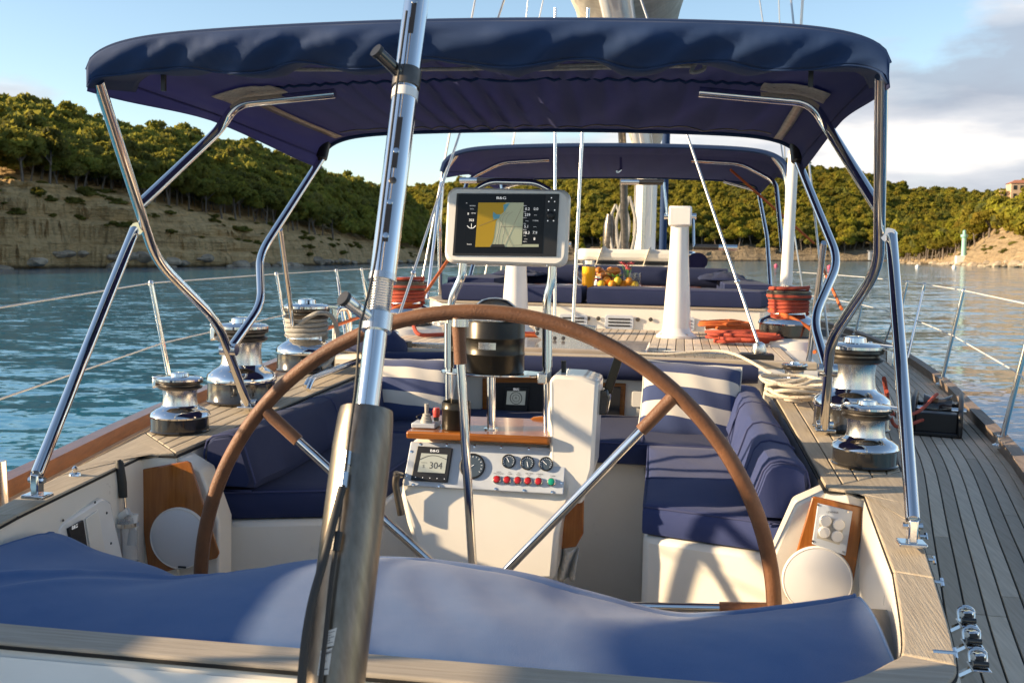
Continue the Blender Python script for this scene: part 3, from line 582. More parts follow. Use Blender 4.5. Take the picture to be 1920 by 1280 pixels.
seam2 = part(yacht, 'coaming_cap_seam', MB().strip([V(-x, y, capz(y) - .006) for x, y in iD], [V(-x, y, capz(y) - .006) for x, y in oD], .006), 'caulk', smooth=False)
def ipt(D_, i, f=0.0): return V(D_[i][0], D_[i][1], 0)
cuts = [(0, 13), (13, 27), (27, 30 + 6), (36, 42)]
nD = len(iD)
def cap_piece(i0, i1, w0, w1, sgn, m):
    A, B = [], []
    for i in range(i0, i1 + 1):
        a, b_ = ipt(iD, i), ipt(oD, i); z = capz((a.y + b_.y) / 2); p, q = a.lerp(b_, w0), a.lerp(b_, w1)
        A.append(V(p.x * sgn, p.y, z)); B.append(V(q.x * sgn, q.y, z))
    sh = .004 * (1 if len(A) < 2 else 1)
    dA = (A[1] - A[0]).normalized() * .0025; A[0] += dA; B[0] += dA; dA = (A[-1] - A[-2]).normalized() * .0025; A[-1] -= dA; B[-1] -= dA
    return MB().strip(A, B, .014)
k_ch = 36          # index where the cap turns the corner at the locker bulkhead
for sgn, sm in ((1, seam), (-1, seam2)):
    part(sm, 'plank', cap_piece(0, 8, .03, .97, sgn, None), 'teak_x', smooth=False, bevel=.004)
    part(sm, 'plank', cap_piece(8, 22, .03, .97, sgn, None), 'teak_x', smooth=False, bevel=.004)
    part(sm, 'plank', cap_piece(22, 30, .03, .97, sgn, None), 'teak_warm', smooth=False, bevel=.004)
    part(sm, 'plank', cap_piece(30, 36, .03, .97, sgn, None), 'teak_warm', smooth=False, bevel=.004)
    part(sm, 'plank', cap_piece(36, 42, .03, .97, sgn, None), 'teak_warm', smooth=False, bevel=.004)
    for k in range(5): part(sm, 'plank', cap_piece(42, nD - 1, .03 + .19 * k, .207 + .19 * k, sgn, None), 'teak_warm', smooth=False, bevel=.003)
# aft white face below the helm seat strip
mb = MB(); mb.grid(lambda u, v: (-1.15 + 2.3 * u, 1.574 - .30 * v ** 1.6 - .015 * v, 1.600 - .012 * v - .30 * v ** 1.15), 20, 10)
part(yacht, 'aft_coaming_face', mb, 'gelcoat')
# cockpit well
part(yacht, 'cockpit_sole', MB().box((0, 2.6, .385), (2.2, 1.9, .03)).box((0, 4.3, .735), (1.4, 1.7, .03)).box((0, 3.53, .56), (1.4, .03, .34)), 'white_paint', smooth=False)
for sgn in (1, -1):
    s = sgn
    part(yacht, 'locker_bulkhead', MB().prism([(s * .86, 3.06, .40), (s * 1.10, 3.06, .40), (s * 1.10, 3.06, 1.630), (s * .985, 3.06, 1.640), (s * .91, 3.06, 1.60), (s * .85, 3.06, 1.44)], (0, .10, 0)), 'gelcoat', bevel=.008)
    mb = MB().prism([(s * .975, 3.16, .60), (s * .47, 3.33, .60), (s * .45, 4.5, .60), (s * .45, 5.26, .60), (s * .985, 5.26, .60)], (0, 0, .805))
    part(yacht, 'seat_locker', mb, 'gelcoat', bevel=.02)
sg = part(yacht, 'sole_grating', MB().box((.25, 4.25, .752), (.42, .6, .004)), 'caulk', smooth=False)
for k in range(9): part(sg, 'slat', MB().box((.25, 3.98 + .065 * k, .762), (.42, .05, .018)), 'teak_x', smooth=False)
part(yacht, 'forward_seat_base', MB().box((0, 4.92, 1.0), (.896, .68, .80)), 'gelcoat', smooth=False, bevel=.02)
part(yacht, 'forward_bulkhead', MB().box((0, 5.30, 1.27), (1.965, .07, .95)), 'gelcoat', smooth=False, bevel=.012)
# bridge deck between the cockpits
BZ = 1.765
part(yacht, 'bridge_deck_moulding', MB().prism([(-1.28, 5.345, 1.30), (1.28, 5.345, 1.30), (1.42, 7.9, 1.30), (-1.42, 7.9, 1.30)], (0, 0, BZ - 1.30 - .012)), 'gelcoat', bevel=.03)
bd = part(yacht, 'bridge_deck', MB().box((0, 6.56, BZ - .011), (2.36, 2.24, .010)), 'caulk', smooth=False)
for k in range(45):
    x = -1.17 + .052 * k
    part(bd, 'plank', MB().box((x + .026, 6.56, BZ - .004), (.0465, 2.23, .012)), 'teak', smooth=False, bevel=.0015)
part(yacht, 'bridge_deck_edge', MB().box((0, 5.40, BZ + .006), (2.5, .07, .035)), 'teak_x', smooth=False, bevel=.006)
for sgn in (1, -1):
    part(yacht, 'winch_plinth', MB().lathe([(.30, 1.40), (.27, 1.74), (.245, 1.80), (.20, 1.815), (.02, 1.815)], (sgn * 1.235, 6.76, 0), 28), 'gelcoat')
# centre cockpit coaming
cc = [(-1.24, 7.72), (1.16, 7.72), (1.34, 8.2), (1.30, 10.4), (-1.36, 10.4), (-1.42, 8.2)]
cco = part(yacht, 'centre_cockpit_coaming', MB().prism([(x, y, BZ - .10) for x, y in cc], (0, 0, .275)), 'gelcoat', bevel=.03)
part(yacht, 'coaming_trim', MB().prism([(x * 1.008, 7.71 if y < 7.8 else y, 1.928) for x, y in cc], (0, 0, .012)), 'teak_x', smooth=False)
def vent(px, py):
    c = aY(px, py, 7.712); o = part(cco, 'louvre_vent', MB().prism([c + V(x, 0, z) for x, z in ((-.105, -.04), (-.09, -.052), (.09, -.052), (.105, -.04), (.105, .04), (.09, .052), (-.09, .052), (-.105, .04))], (0, -.012, 0)), 'grey_box', smooth=False, bevel=.003)
    return o, c
for px, py in ((1161, 604), (1275, 607), (1075, 602)):
    o, c = vent(px, py)
    off = root_loc(o)
    for k in range(3): 
        s_ = link_mesh('slot', [v - off for v in MB().box(c + V(0, -.0135, -.024 + .024 * k), (.16, .006, .0105)).v], MB().box((0, 0, 0), (1, 1, 1)).f, MT['black'], cco, False, 0, 0, 0)
for px, py in ((1103, 597), (1122, 597), (1196, 599), (1220, 599), (1295, 602), (1350, 603), (1372, 604)):
    c = aY(px, py, 7.712); part(cco, 'deck_light', MB().lathe([(.016, 0), (.014, .006), (.004, .008)], c, 12, (0, -1, 0)), 'jaw')
for px, py in ((768, 613), (793, 611), (819, 609)):
    c = aY(px, py, 7.2); c = V(c.x, c.y, c.z); part(yacht, 'round_socket', MB().lathe([(.034, 0), (.034, .012), (.026, .016), (.018, .010), (.002, .008)], aX(px, py, -1.20) if px < 780 else aY(px, py, 7.712), 18, (1, -.6, 0) if px < 780 else (0, -1, 0)), 'white_paint')
# coachroof ahead of the centre cockpit
part(yacht, 'coachroof', MB().prism([(-1.25, 10.42, 1.38), (1.25, 10.42, 1.38), (1.05, 15.2, 1.38), (.5, 17, 1.38), (-.5, 17, 1.38), (-1.05, 15.2, 1.38)], (0, 0, .68)), 'gelcoat', bevel=.06)
# mast, boom
mast = thing('mast', 'tall pale grey mast rising behind the far canopy', 'mast', (0, 16.2, 2.06))
part(mast, 'spar', MB().tube([(0, 16.2, 2.0), (0, 16.2, 12), (0, 16.2, 31)], [.165, .165, .12], 18), 'white_paint')
part(mast, 'track', MB().box((-.02, 16.02, 9), (.05, .04, 13.8)), 'satin', smooth=False)
part(mast, 'halyard', MB().tube([(-.16, 15.95, 2.6), (-.14, 16, 5), (-.1, 16.05, 20)], .012, 6), 'grey_rope')
part(mast, 'halyard', MB().tube([(.10, 15.9, 2.6), (.10, 15.95, 5), (.06, 16.05, 20)], .011, 6), 'wire')
mb = MB(); 
for k in range(3):
    for q in range(2): mb.tube(spline([(-.42 + .10 * k, 15.6, 3.05 + .06 * k), (-.50 + .10 * k, 15.55, 2.75), (-.40 + .10 * k, 15.5, 2.30 - .06 * q), (-.31 + .10 * k, 15.55, 2.75), (-.42 + .10 * k, 15.6, 3.05 + .06 * k)], 6), .022, 6)
part(mast, 'halyard_coil', mb, 'grey_rope')
part(mast, 'rope_bag', MB().lathe([(.07, 0), (.10, .12), (.09, .38), (.05, .55)], (-.50, 15.6, 2.36), 10), 'jaw')
part(mast, 'vang', MB().tube([(-.24, 15.3, 2.1), (-.30, 15.2, 3.6), (-.33, 14.9, 4.2)], .055, 10), 'jaw')
furl = single('furled_staysail', 'navy covered sail furled upright to the right of the mast', 'sail', MB().tube([(.27, 16.6, 2.1), (.26, 16.6, 8), (.2, 16.6, 20)], [.055, .075, .06], 12), 'navy_trim')
bo = thing('boom', 'cream boom with folded sail cover above the dark blue canopies', 'boom', (0, 11, 3.8))
mb = MB(); secs = []
for i in range(22):
    t = i / 21; y = 7.2 + 8.6 * t; zb = 4.42 - .62 * t; w = .60 - .38 * t; hgt = .85 - .4 * t
    ring = []
    for k in range(18):
        a = 2 * math.pi * k / 18; wob = 1 + .05 * math.sin(3.1 * a + 2.3 * i); x = math.cos(a) * w * wob; z = zb + hgt * .5 + math.sin(a) * hgt * .55 * (1.1 if math.sin(a) > 0 else .9)
        ring.append(V(x, y, z))
    secs.append(ring)
for r in secs: mb.v += r
for i in range(21):
    for k in range(18): mb.f.append((i * 18 + k, i * 18 + (k + 1) % 18, i * 18 + 18 + (k + 1) % 18, i * 18 + 18 + k))
mb.f.append(tuple(range(18))[::-1]); mb.f.append(tuple(21 * 18 + k for k in range(18)))
part(bo, 'sail_cover', mb, 'cream'); part(bo, 'spar', MB().tube([(0, 6.9, 4.36), (0, 15.98, 3.72)], .13, 14), 'white_paint')
part(bo, 'lazy_line', MB().tube([(-.28, 8.0, 4.55), (-.05, 9.2, 6.5)], .012, 6), 'grey_rope')
# ================================================================== CANOPIES
def canopy_fn(a, zc, ze, crown, p=11):
    return lambda u: ze + (zc - ze) * (1 - abs(u) ** p) ** .5 + crown * (1 - u * u)
def canopy(name, label, bows, skirt, wrinkle, loc, aft_val):
    th = thing(name, label, 'canopy', loc)
    def surf(u, v):
        uu = u * 2 - 1; uu = math.copysign(abs(uu) ** .8, uu)
        k = v * (len(bows) - 1); i = min(int(k), len(bows) - 2); f = k - i; b0, b1 = bows[i], bows[i + 1]
        lerp = lambda q: b0[q] * (1 - f) + b1[q] * f
        y, a, zc, ze, cr = (lerp(q) for q in range(5)); z = canopy_fn(a, zc, ze, cr)(uu)
        sag = -.014 * math.sin(math.pi * f) * (1 - abs(uu) ** 4)
        edge = (1 - abs(uu) ** 3)
        n1 = lambda q: 1 - abs(2 * (q - math.floor(q)) - 1)                       # sharp tent fold
        ph = uu * 9.5 + .55 * f + .8 * math.sin(3.1 * uu + i); am = .35 + .65 * (.5 + .5 * math.sin(5.7 * uu + 2.2 * i + 1.1 * f))
        wr = -wrinkle * edge * am * (n1(ph) ** 2.2) * math.sin(math.pi * min(max(f, .0), 1)) ** .45
        wr += wrinkle * .55 * edge * math.sin(23 * uu + 7 * f + 3 * i) * math.sin(math.pi * f) * (.5 + .5 * math.sin(3 * uu))
        wr += wrinkle * .5 * edge * (n1(uu * 21 + .3 * math.sin(9 * uu)) - .5) * max(0, 1 - abs(f - (0.0 if i else 1.0)) * 5)
        return V(uu * a, y, z + sag + wr)
    can = part(th, 'canopy_cloth', MB().grid(surf, 150, 44), 'navy_canvas', solid=.0025)
    for sgn in (-1, 1):                 # side skirts
        part(th, 'side_skirt', MB().grid(lambda u, v: surf(1 if sgn > 0 else 0, u) + V(sgn * (-.002 + .008 * v), 0, .004 - skirt * v * (.75 + .25 * math.cos(6.28 * u)) ), 44, 4), 'navy_canvas', solid=.0025)
    if aft_val:                          # loose aft roll hanging in scallops
        def val(u, v):
            p = surf(u, 0); uu = u * 2 - 1; e = (1 - abs(uu) ** 6); sc = .5 + .5 * math.sin(19 * uu + 1.2 * math.sin(4 * uu)) ; d = aft_val * (.78 + .22 * sc) * e + .045 * (1 - e)
            bulge = math.sin(math.pi * min(v * 1.1, 1)) * (.008 + .012 * sc) * e
            fold = .010 * e * math.sin(40 * uu + 7 * v) * v + e * (.009 * (float(fbm(uu * 14 + 9, v * 2.2 + uu * 5, 3, 4)) - .5) + .004 * (float(fbm(uu * 45 + 5, v * 4 - uu * 12, 2, 6)) - .5)) * min(1, v * 3)
            return p + V(0, -.012 - bulge + fold + .05 * v * v * e, -d * v + .003)
        part(th, 'aft_valance', MB().grid(val, 220, 16), 'navy_trim', solid=.003)
        def under(u, v):
            a_ = val(u, 1.0); q = surf(u, .16) + V(0, 0, -.012); uu = u * 2 - 1; e = (1 - abs(uu) ** 6)
            return a_.lerp(q, v) + V(0, 0, -.022 * math.sin(math.pi * v) * e * (1 + .5 * math.sin(23 * uu)))
        part(th, 'rolled_flap', MB().grid(under, 120, 8), 'navy_trim', solid=.003)
        part(th, 'edge_binding', MB().tube([surf(i / 120, 0) + V(0, -.006, .004) for i in range(121)], .007, 6), 'navy_trim')
    part(th, 'front_binding', MB().tube([surf(i / 80, 1) + V(0, .002, -.006) for i in range(81)], .011, 6), 'navy_trim')
    return th, surf
def zin(*v): return v
bim, bsurf = canopy('bimini', 'large dark blue bimini over the helm with loose aft flap and steel frame', [(2.66, 1.035, 2.842, 2.765, .038), (3.42, 1.035, 2.838, 2.755, .034), (4.53, 1.035, 2.812, 2.71, .028)], .055, .026, (0, 3.6, 1.67), .105)
TR = .0165
def bleg(pts, r=TR, rad=.09): return MB().tube(smooth_path(pts, rad, 7), r, 14)
for s, P in ((-1, dict(top=(185, 165), j=(258, 418), b1=(292, 487), b2=(408, 603), piv=(467, 766), foot=(70, 932), mj=(268, 388), mt=(405, 190), mb_=(440, 172), f0=(607, 286), f1=(486, 478), f2=(490, 572), fj=(447, 665))),
             (1, dict(top=(1650, 150), j=(1650, 468), b1=(1648, 502), b2=(1556, 640), piv=(1546, 808), foot=(1709, 1022), mj=(1638, 396), mt=(1565, 185), mb_=(1530, 172), f0=(1497, 286), f1=(1573, 490), f2=(1524, 600), fj=(1543, 690)))):
    leg = [aX(*P['top'], s * 1.03), aY(*P['b1'], 3.20), aY(*P['b2'], 3.46), aZ(*P['piv'], 1.685)]
    top = V(s * 1.025, 2.69, 2.745); leg[0] = top
    part(bim, 'main_leg', bleg(leg), 'chrome')
    bj = leg[0].lerp(leg[1], .80); ft = aZ(*P['foot'], 1.655)
    part(bim, 'aft_brace', bleg([bj + V(s * .03, -.01, 0), ft + V(0, 0, .06)]), 'chrome')
    part(bim, 'brace_clamp', MB().tube([bj + V(s * .018, -.022, 0), bj + V(s * .034, .022, .0)], .020, 10), 'chrome')
    part(bim, 'foot_hinge', MB().box(ft + V(0, 0, .035), (.022, .03, .055)), 'chrome', bevel=.004); part(bim, 'hinge_pin', MB().tube([ft + V(-.022, 0, .045), ft + V(.022, 0, .045)], .008, 8), 'chrome'); part(bim, 'foot_plate', MB().box(ft + V(0, 0, .005), (.062, .05, .010)), 'chrome', bevel=.003)
    part(bim, 'pivot_foot', MB().box(leg[-1] + V(0, 0, .006), (.07, .07, .012)).tube([leg[-1] + V(-.03, 0, .025), leg[-1] + V(.03, 0, .025)], .014, 10), 'chrome', bevel=.003)
    mj = leg[0].lerp(leg[1], .66)
    part(bim, 'middle_bow', bleg([mj, V(s * 1.0, 3.40, 2.70), V(s * .945, 3.41, 2.788), V(s * .60, 3.42, 2.822)], rad=.12), 'chrome')
    part(bim, 'corner_patch', MB().grid(lambda u, v: bsurf(.5 + s * (.36 + .115 * u), .43 + .10 * v) + V(-s * .004, 0, -.010), 10, 6), 'grey_rope', solid=.002)
    fj = leg[-2].lerp(leg[-1], .30)
    part(bim, 'front_bow', bleg([V(s * 1.012, 4.50, 2.725), aY(*P['f1'], 4.09), aY(*P['f2'], 3.83), fj + V(0, .02, 0)]), 'chrome')
    part(bim, 'pivot_clamp', MB().tube([fj + V(-.03, .01, 0), fj + V(.03, .01, 0)], .022, 10), 'chrome')
    part(bim, 'boot', MB().tube([V(s * 1.02, 4.495, 2.77), V(s * 1.022, 4.47, 2.70)], [.035, .03], 10), 'black')
    part(bim, 'fore_stay', MB().tube([aX(525, 430, -1.2), aZ(560, 690, 1.685)], .012, 10) if s < 0 else MB().tube([aX(1545, 455, 1.2), aZ(1513, 700, 1.70)], .014, 10), 'chrome')
    part(bim, 'webbing', MB().grid(lambda u, v: bsurf(.5 + s * (.43 + .02 * v), .55 + .42 * u) + V(0, 0, -.008), 14, 2), 'jaw', solid=.001)
    part(bim, 'zip_end', MB().box(bsurf(.5 + s * .40, .06) + V(0, 0, -.09), (.012, .01, .05)), 'black', smooth=False)
part(bim, 'seam', MB().tube([bsurf(i / 100, .5) + V(0, -.004, -.008) for i in range(8, 93)], .0045, 6), 'navy_trim')
part(bim, 'stitched_seam', MB().tube([bsurf(i / 100, .93) + V(0, 0, -.005) for i in range(8, 93)], .003, 5), 'jaw')
part(bim, 'zip', MB().tube([aY(1340, 122, 2.95), aY(1400, 118, 3.0), aY(1462, 119, 3.05)], .006, 6), 'black')
p1, p2, p3 = aY(432, 130, 2.98), aY(870, 130, 2.99), aY(1300, 116, 2.98)
single('tie_line', 'thin grey twisted cord stretched under the bimini from side to side', 'cord', MB().tube([p1, p1.lerp(p2, .5) + V(0, 0, -.002), p2, p3], .0055, 7).tube([p2 + V(.1, 0, -.004), aY(1300, 124, 2.98)], .0055, 7).lathe([(.012, -.02), (.017, 0), (.012, .02)], p1, 8, (1, 0, 0)).tube(spline([p3, p3 + V(.02, 0, .012), p3 + V(.03, 0, -.02), p3 + V(-.005, -.01, -.03), p3 + V(.01, 0, 0)], 5), .006, 6), 'grey_rope')
dod, dsurf = canopy('centre_canopy', 'smaller dark blue canopy over the breakfast cockpit behind the chart screen', [(8.17, 1.33, 3.10, 2.93, .04), (9.3, 1.34, 3.15, 3.02, .04), (10.8, 1.30, 3.06, 2.98, .04)], .05, .012, (0, 9.4, 1.95), 0)
part(dod, 'aft_edge_binding', MB().tube([dsurf(i / 120, 0) + V(0, -.006, .004) for i in range(121)], .018, 6), 'navy_trim')
for s in (-1, 1):
    part(dod, 'aft_leg', bleg([V(s * 1.22, 8.20, 3.07), V(s * 1.325, 8.20, 2.93), V(s * 1.34, 8.15, 2.55), V(s * 1.36, 8.3, 1.96)], .018), 'chrome')
    part(dod, 'front_leg', bleg([V(s * .95, 10.7, 3.06), V(s * 1.29, 10.7, 2.97), V(s * 1.33, 9.9, 2.5), V(s * 1.33, 9.2, 1.96)], .018), 'chrome')
    part(dod, 'middle_bow', bleg([V(s * .62, 9.3, 3.135), V(s * 1.05, 9.3, 3.11), V(s * 1.33, 9.2, 2.95), V(s * 1.35, 8.55, 2.35)], .018), 'chrome')
    part(dod, 'brace', bleg([V(s * 1.335, 8.18, 2.86), V(s * 1.36, 7.86, 1.94)], .013), 'chrome')
part(dod, 'rail_loop', MB().tube(smooth_path([(.05, 8.6, 3.09), (.06, 8.55, 2.99), (.03, 8.5, 2.97)], .03), .012, 8), 'chrome')

# ================================================================== STEERING WHEEL
WC = V(0, 2.93, 1.284); WR = .85
wheel = thing('helm_wheel', 'big steering wheel with brown leather rim and polished spokes', 'steering wheel', WC)
rim = MB().tube([WC + V(math.cos(a) * WR, 0, math.sin(a) * WR) for a in np.linspace(0, 2 * math.pi, 160, endpoint=False)], .0215, 14, closed=True); part(wheel, 'rim', rim, 'leather')
part(wheel, 'stitching', MB().tube([WC + V(math.cos(a) * (WR - .0205), -.008 + .0016 * (i % 2), math.sin(a) * (WR - .0205)) for i, a in enumerate(np.linspace(0, 2 * math.pi, 420, endpoint=False))], .0016, 5, closed=True), 'leather')
part(wheel, 'hub', MB().lathe([(.10, 0), (.10, .03), (.06, .05), (.055, .16), (.02, .17)], WC + V(0, -.05, 0), 28, (0, 1, 0)), 'chrome')
for k in range(8):
    a = R(3 + 45.7 * k if k < 4 else 3 + 45 * k); d = V(math.cos(a), 0, math.sin(a)); 
    part(wheel, 'spoke', MB().tube([WC + d * .05, WC + d * (WR - .02)], .0135, 12), 'chrome')
    part(wheel, 'leather_sleeve', MB().tube([WC + d * (WR - (.150 if k % 2 == 0 else .145)), WC + d * (WR - .08), WC + d * (WR - .015)], [.0185, .019, .0195], 12), 'leather')
kn = WC + V(math.cos(R(94)) * (WR - .03), 0, math.sin(R(94)) * (WR - .03))
part(wheel, 'king_spoke_collar', MB().tube([kn + V(0, 0, -.012), kn + V(0, 0, .01)], .026, 14), 'satin')

# ================================================================== BACKSTAY with hydraulic ram
RX = .085; bs0, bs1 = aX(625, 1280, RX), aX(781, 0, RX); bd_ = (bs1 - bs0).normalized()
def bsp(z): return bs0 + bd_ * ((z - bs0.z) / bd_.z)
def zat(py): return aX(625 + (1280 - py) * 156 / 1280, py, RX).z
KR = .0455
ram = thing('backstay_ram', 'thick brushed steel hydraulic backstay ram with polished tube above, in the foreground', 'backstay', bsp(1.33))
h_ = (bsp(zat(768)) - bsp(1.33)).length
body = part(ram, 'cylinder', MB().lathe([(KR * .98, 0), (KR, .005), (KR, h_ - .06), (KR * .985, h_ - .045), (KR * .94, h_ - .012), (KR * .90, h_), (.016, h_ + .001)], bsp(1.33), 48, bd_), 'brushed')
dn = (V(CX * .6, 0, 2.3) - bsp(2.1)).normalized(); sd_ = bd_.cross(dn).normalized(); dn = sd_.cross(bd_).normalized()   # aft-facing side
def bpx(py): return bsp(zat(py))
part(ram, 'piston_rod', MB().tube([bpx(775), bpx(640)], .0185, 22), 'chrome')
part(ram, 'threaded_sleeve', MB().lathe([(r, z) for i in range(20) for r, z in ((.0192, .0044 * i), (.0175, .0044 * i + .0022))], bpx(600), 22, bd_), 'satin')
part(ram, 'lower_tube', MB().tube([bpx(645), bpx(598)], .0180, 20), 'chrome')
foil = part(ram, 'slotted_tube', MB().tube([bpx(522), bpx(-500)], .0218, 26), 'chrome')
def slot(y0, y1, w=.0042): return MB().prism([bpx(y) + dn * .0210 + sd_ * x for y, x in ((y0, -w), (y0, w), (y1, w), (y1, -w))], dn * .0022)
for y0, y1 in ((462, 388), (325, 232), (75, 5)): part(foil, 'slot', slot(y0, y1), 'black', smooth=False)
for y in (452, 390, 295, 18): part(foil, 'screw', MB().lathe([(.0052, 0), (.0048, .0025), (.001, .003)], bpx(y) + dn * .0232, 10, dn), 'chrome')
part(foil, 'hole_plug', MB().lathe([(.0065, 0), (.005, .0012)], bpx(349) + dn * .0216, 14, dn), 'jaw')
part(foil, 'joint_line', MB().tube([bpx(515) + dn * .0215, bpx(-300) + dn * .0215], .0008, 5), 'jaw')
part(foil, 'end_collar', MB().tube([bpx(528), bpx(516)], .0228, 24), 'satin')
for y in (605, 150):
    p = bpx(y); hd = (V(-.50, -.62, .50)).normalized(); part(ram, 'clamp_handle', MB().tube([p - hd * .02, p + hd * .072], .0105, 16), 'satin' if y > 300 else 'dark_chrome')
    part(ram, 'clamp_knob', MB().tube([p + hd * .070, p + hd * .077], .0122, 18), 'black')
    part(ram, 'clamp_collar', MB().tube([bpx(y + 16), bpx(y - 16)], .0242, 20), 'satin' if y > 300 else 'jaw')
part(ram, 'white_collar', MB().tube([bpx(188), bpx(172)], .0228, 20), 'white_paint')
def onram(px, py, lift):
    p = aX(px, py, RX); z = p.z; c = p - bd_ * 0; q = bsp(p.z); r = p - q; x = r.dot(sd_); return q + sd_ * x + bd_ * r.dot(bd_) + dn * lift
hose = spline([onram(638, 905, .056), onram(622, 950, .064), onram(590, 1040, .072), onram(560, 1110, .078), onram(540, 1190, .078), onram(532, 1290, .074), onram(534, 1400, .07)], 8)
part(ram, 'hose', MB().tube(hose, .0062, 12), 'rubber')
part(ram, 'hose_fitting', MB().tube([onram(643, 835, .046), onram(641, 862, .048)], .0085, 6).tube([onram(641, 862, .049), onram(639, 878, .050)], .0068, 8).tube([onram(640, 878, .052), onram(637, 908, .055)], .0080, 6), 'satin')
cab = spline([onram(760, 0, .030), onram(745, 110, .032), onram(718, 330, .030), onram(700, 470, .030), onram(676, 560, .045), onram(672, 610, .075), onram(668, 720, .070), onram(652, 800, .055), onram(641, 900, .055), onram(630, 1000, .056), onram(617, 1080, .056), onram(609, 1180, .056), onram(598, 1290, .056), onram(590, 1380, .056)], 8)
part(ram, 'sensor_cable', MB().tube(cab, [.0022 if i < 72 else .0036 for i in range(len(cab))], 8), 'rubber')
part(ram, 'cable_splice', MB().tube([onram(634, 995, .057), onram(626, 1030, .058)], .0062, 8), 'black')
def sticker(x0, y0, x1, y1, lines):
    def fn(u, v):
        px, py = x0 + (x1 - x0) * u + 8 * v, y1 + (y0 - y1) * v - 4 * u
        p = aX(px, py, RX); q = bsp(p.z); r = p - q; x = max(-.043, min(.043, r.dot(sd_) * .93)); return q + bd_ * r.dot(bd_) + sd_ * x + dn * (math.sqrt(KR ** 2 - x * x) + .0006)
    part(body, 'sticker', MB().grid(fn, 10, 6), 'sticker')
    for k in range(lines):
        v = .2 + .62 * k / max(lines - 1, 1); part(body, 'small_print', MB().grid(lambda u, w: fn(.1 + (.8 if k % 2 == 0 else .55) * u, v + .035 * w) + dn * .0006, 6, 1), 'ink')
sticker(586, 1182, 634, 1214, 5); sticker(576, 1218, 622, 1267, 3)

# ================================================================== PEDESTAL
ped = thing('steering_pedestal', 'white steering pedestal with grey instrument panel and varnished shelf', 'pedestal', (0, 3.4, .75))
PY = 3.24
def pp(px, py, y=PY): return aY(px, py, y)
tl_, tr_2, br_, bl_ = pp(772, 829, 3.30), pp(1064, 842, 3.30), pp(1057, 928, PY), pp(757, 911, PY)
bodyP = [pp(772, 824, 3.31), pp(1080, 836, 3.31), pp(1062, 935, 3.23), pp(1048, 1000, 3.22), pp(1040, 1090, 3.22), pp(800, 1090, 3.22), pp(762, 985, 3.22), pp(750, 930, 3.23), pp(755, 905, 3.24)]
mb = MB(); front = bodyP; back = [p + V(0, .30, 0) for p in bodyP]; n = len(front); mb.add(front + back, [tuple(range(n))[::-1], tuple(range(n, 2 * n))] + [(i, (i + 1) % n, n + (i + 1) % n, n + i) for i in range(n)])
part(ped, 'console', mb, 'gelcoat', bevel=.018)
part(ped, 'pedestal_base', MB().prism([pp(812, 1060, 3.235), pp(1028, 1060, 3.235), pp(1028, 1500, 3.235), pp(812, 1500, 3.235)], (0, .28, 0)), 'gelcoat', bevel=.015)
ux = (tr_2 - tl_).normalized(); uy = ((tl_ - bl_) - ux * (tl_ - bl_).dot(ux)).normalized(); un = ux.cross(uy)
if un.y > 0: un = -un
panel = part(ped, 'instrument_panel', MB().prism([p + un * .002 for p in (tl_, tr_2, br_, bl_)], un * .012), 'grey_box', smooth=False, bevel=.003)
def pan(px, py, lift=.0145):
    d = ray(px, py); c0 = V(CX, 0, CZ); p0 = tl_ + un * lift; return c0 + d * ((p0 - c0).dot(un) / d.dot(un))
for px, py in ((788, 832), (838, 834), (890, 836), (940, 838), (992, 841), (1044, 843), (771, 846), (762, 891), (774, 908), (823, 911), (929, 916), (982, 919), (1035, 922), (1058, 860), (1053, 905)):
    part(panel, 'screw', MB().lathe([(.0048, 0), (.0042, .002), (.001, .0028)], pan(px, py, .0138), 10, un), 'chrome')
def display(px0, py0, px1, py1, parent, kind):
    pass
def panel_quad(pxs, lift, d, m, name, parent, bevel=0.0): return part(parent, name, MB().prism([pan(x, y, lift) for x, y in pxs], un * d), m, smooth=False, bevel=bevel)
dsp = panel_quad([(784, 837), (850, 841), (840, 905), (771, 901)], .0143, .012, 'black', 'wind_display', ped, .003)
panel_quad([(790, 849), (839, 852), (834, 887), (783, 884)], .0266, .0008, 'lcd', 'screen', dsp)
text(dsp, '304', .031, pan(817, 873, .0275), ux, uy, 'ink', squash=.95); text(dsp, 'S', .015, pan(794, 874, .0275), ux, uy, 'ink'); text(dsp, 'B&G', .012, pan(815, 845, .0268), ux, uy, 'print_white', squash=1.35)
arc = [pan(787 + 50 * k / 12, 861 - 7.5 * math.sin(math.pi * k / 12), .0276) for k in range(13)]; part(dsp, 'dial_arc', MB().tube(arc, .0010, 5), 'ink')
text(dsp, 'HEADING', .0045, pan(795, 867, .0275), ux, uy, 'ink')
for k in range(5): part(dsp, 'key_mark', MB().lathe([(.0016, 0), (.001, .0006)], pan(779 + 13.5 * k, 894 + .8 * k, .0266), 6, un), 'print_white')
def gauge(px, py, r, name, ang):
    c = pan(px, py, .0143); gg = part(ped, name, MB().lathe([(r, 0), (r, .008), (r * .9, .0095), (r * .86, .005)], c, 28, un), 'black'); part(gg, 'gauge_face', MB().lathe([(r * .87, .0052), (r * .3, .0055)], c, 28, un), 'gauge_face')
    mb = MB()
    for k in range(13):
        a = R(-35 + 250 * k / 12); d = ux * math.cos(a) + uy * math.sin(a); mb.tube([c + un * .0065 + d * r * .68, c + un * .0065 + d * r * .80], .0007, 4)
    part(gg, 'tick_marks', mb, 'print_white'); d = ux * math.cos(R(ang)) + uy * math.sin(R(ang)); part(gg, 'needle', MB().tube([c + un * .007 - d * r * .15, c + un * .007 + d * r * .62], .0009, 5), 'print_white')
gauge(886, 874, .0415, 'tachometer', 215); 
for px, py, a in ((954, 865, 120), (989, 868, 285), (1024, 870, 140)): gauge(px, py, .0225, 'gauge', a)
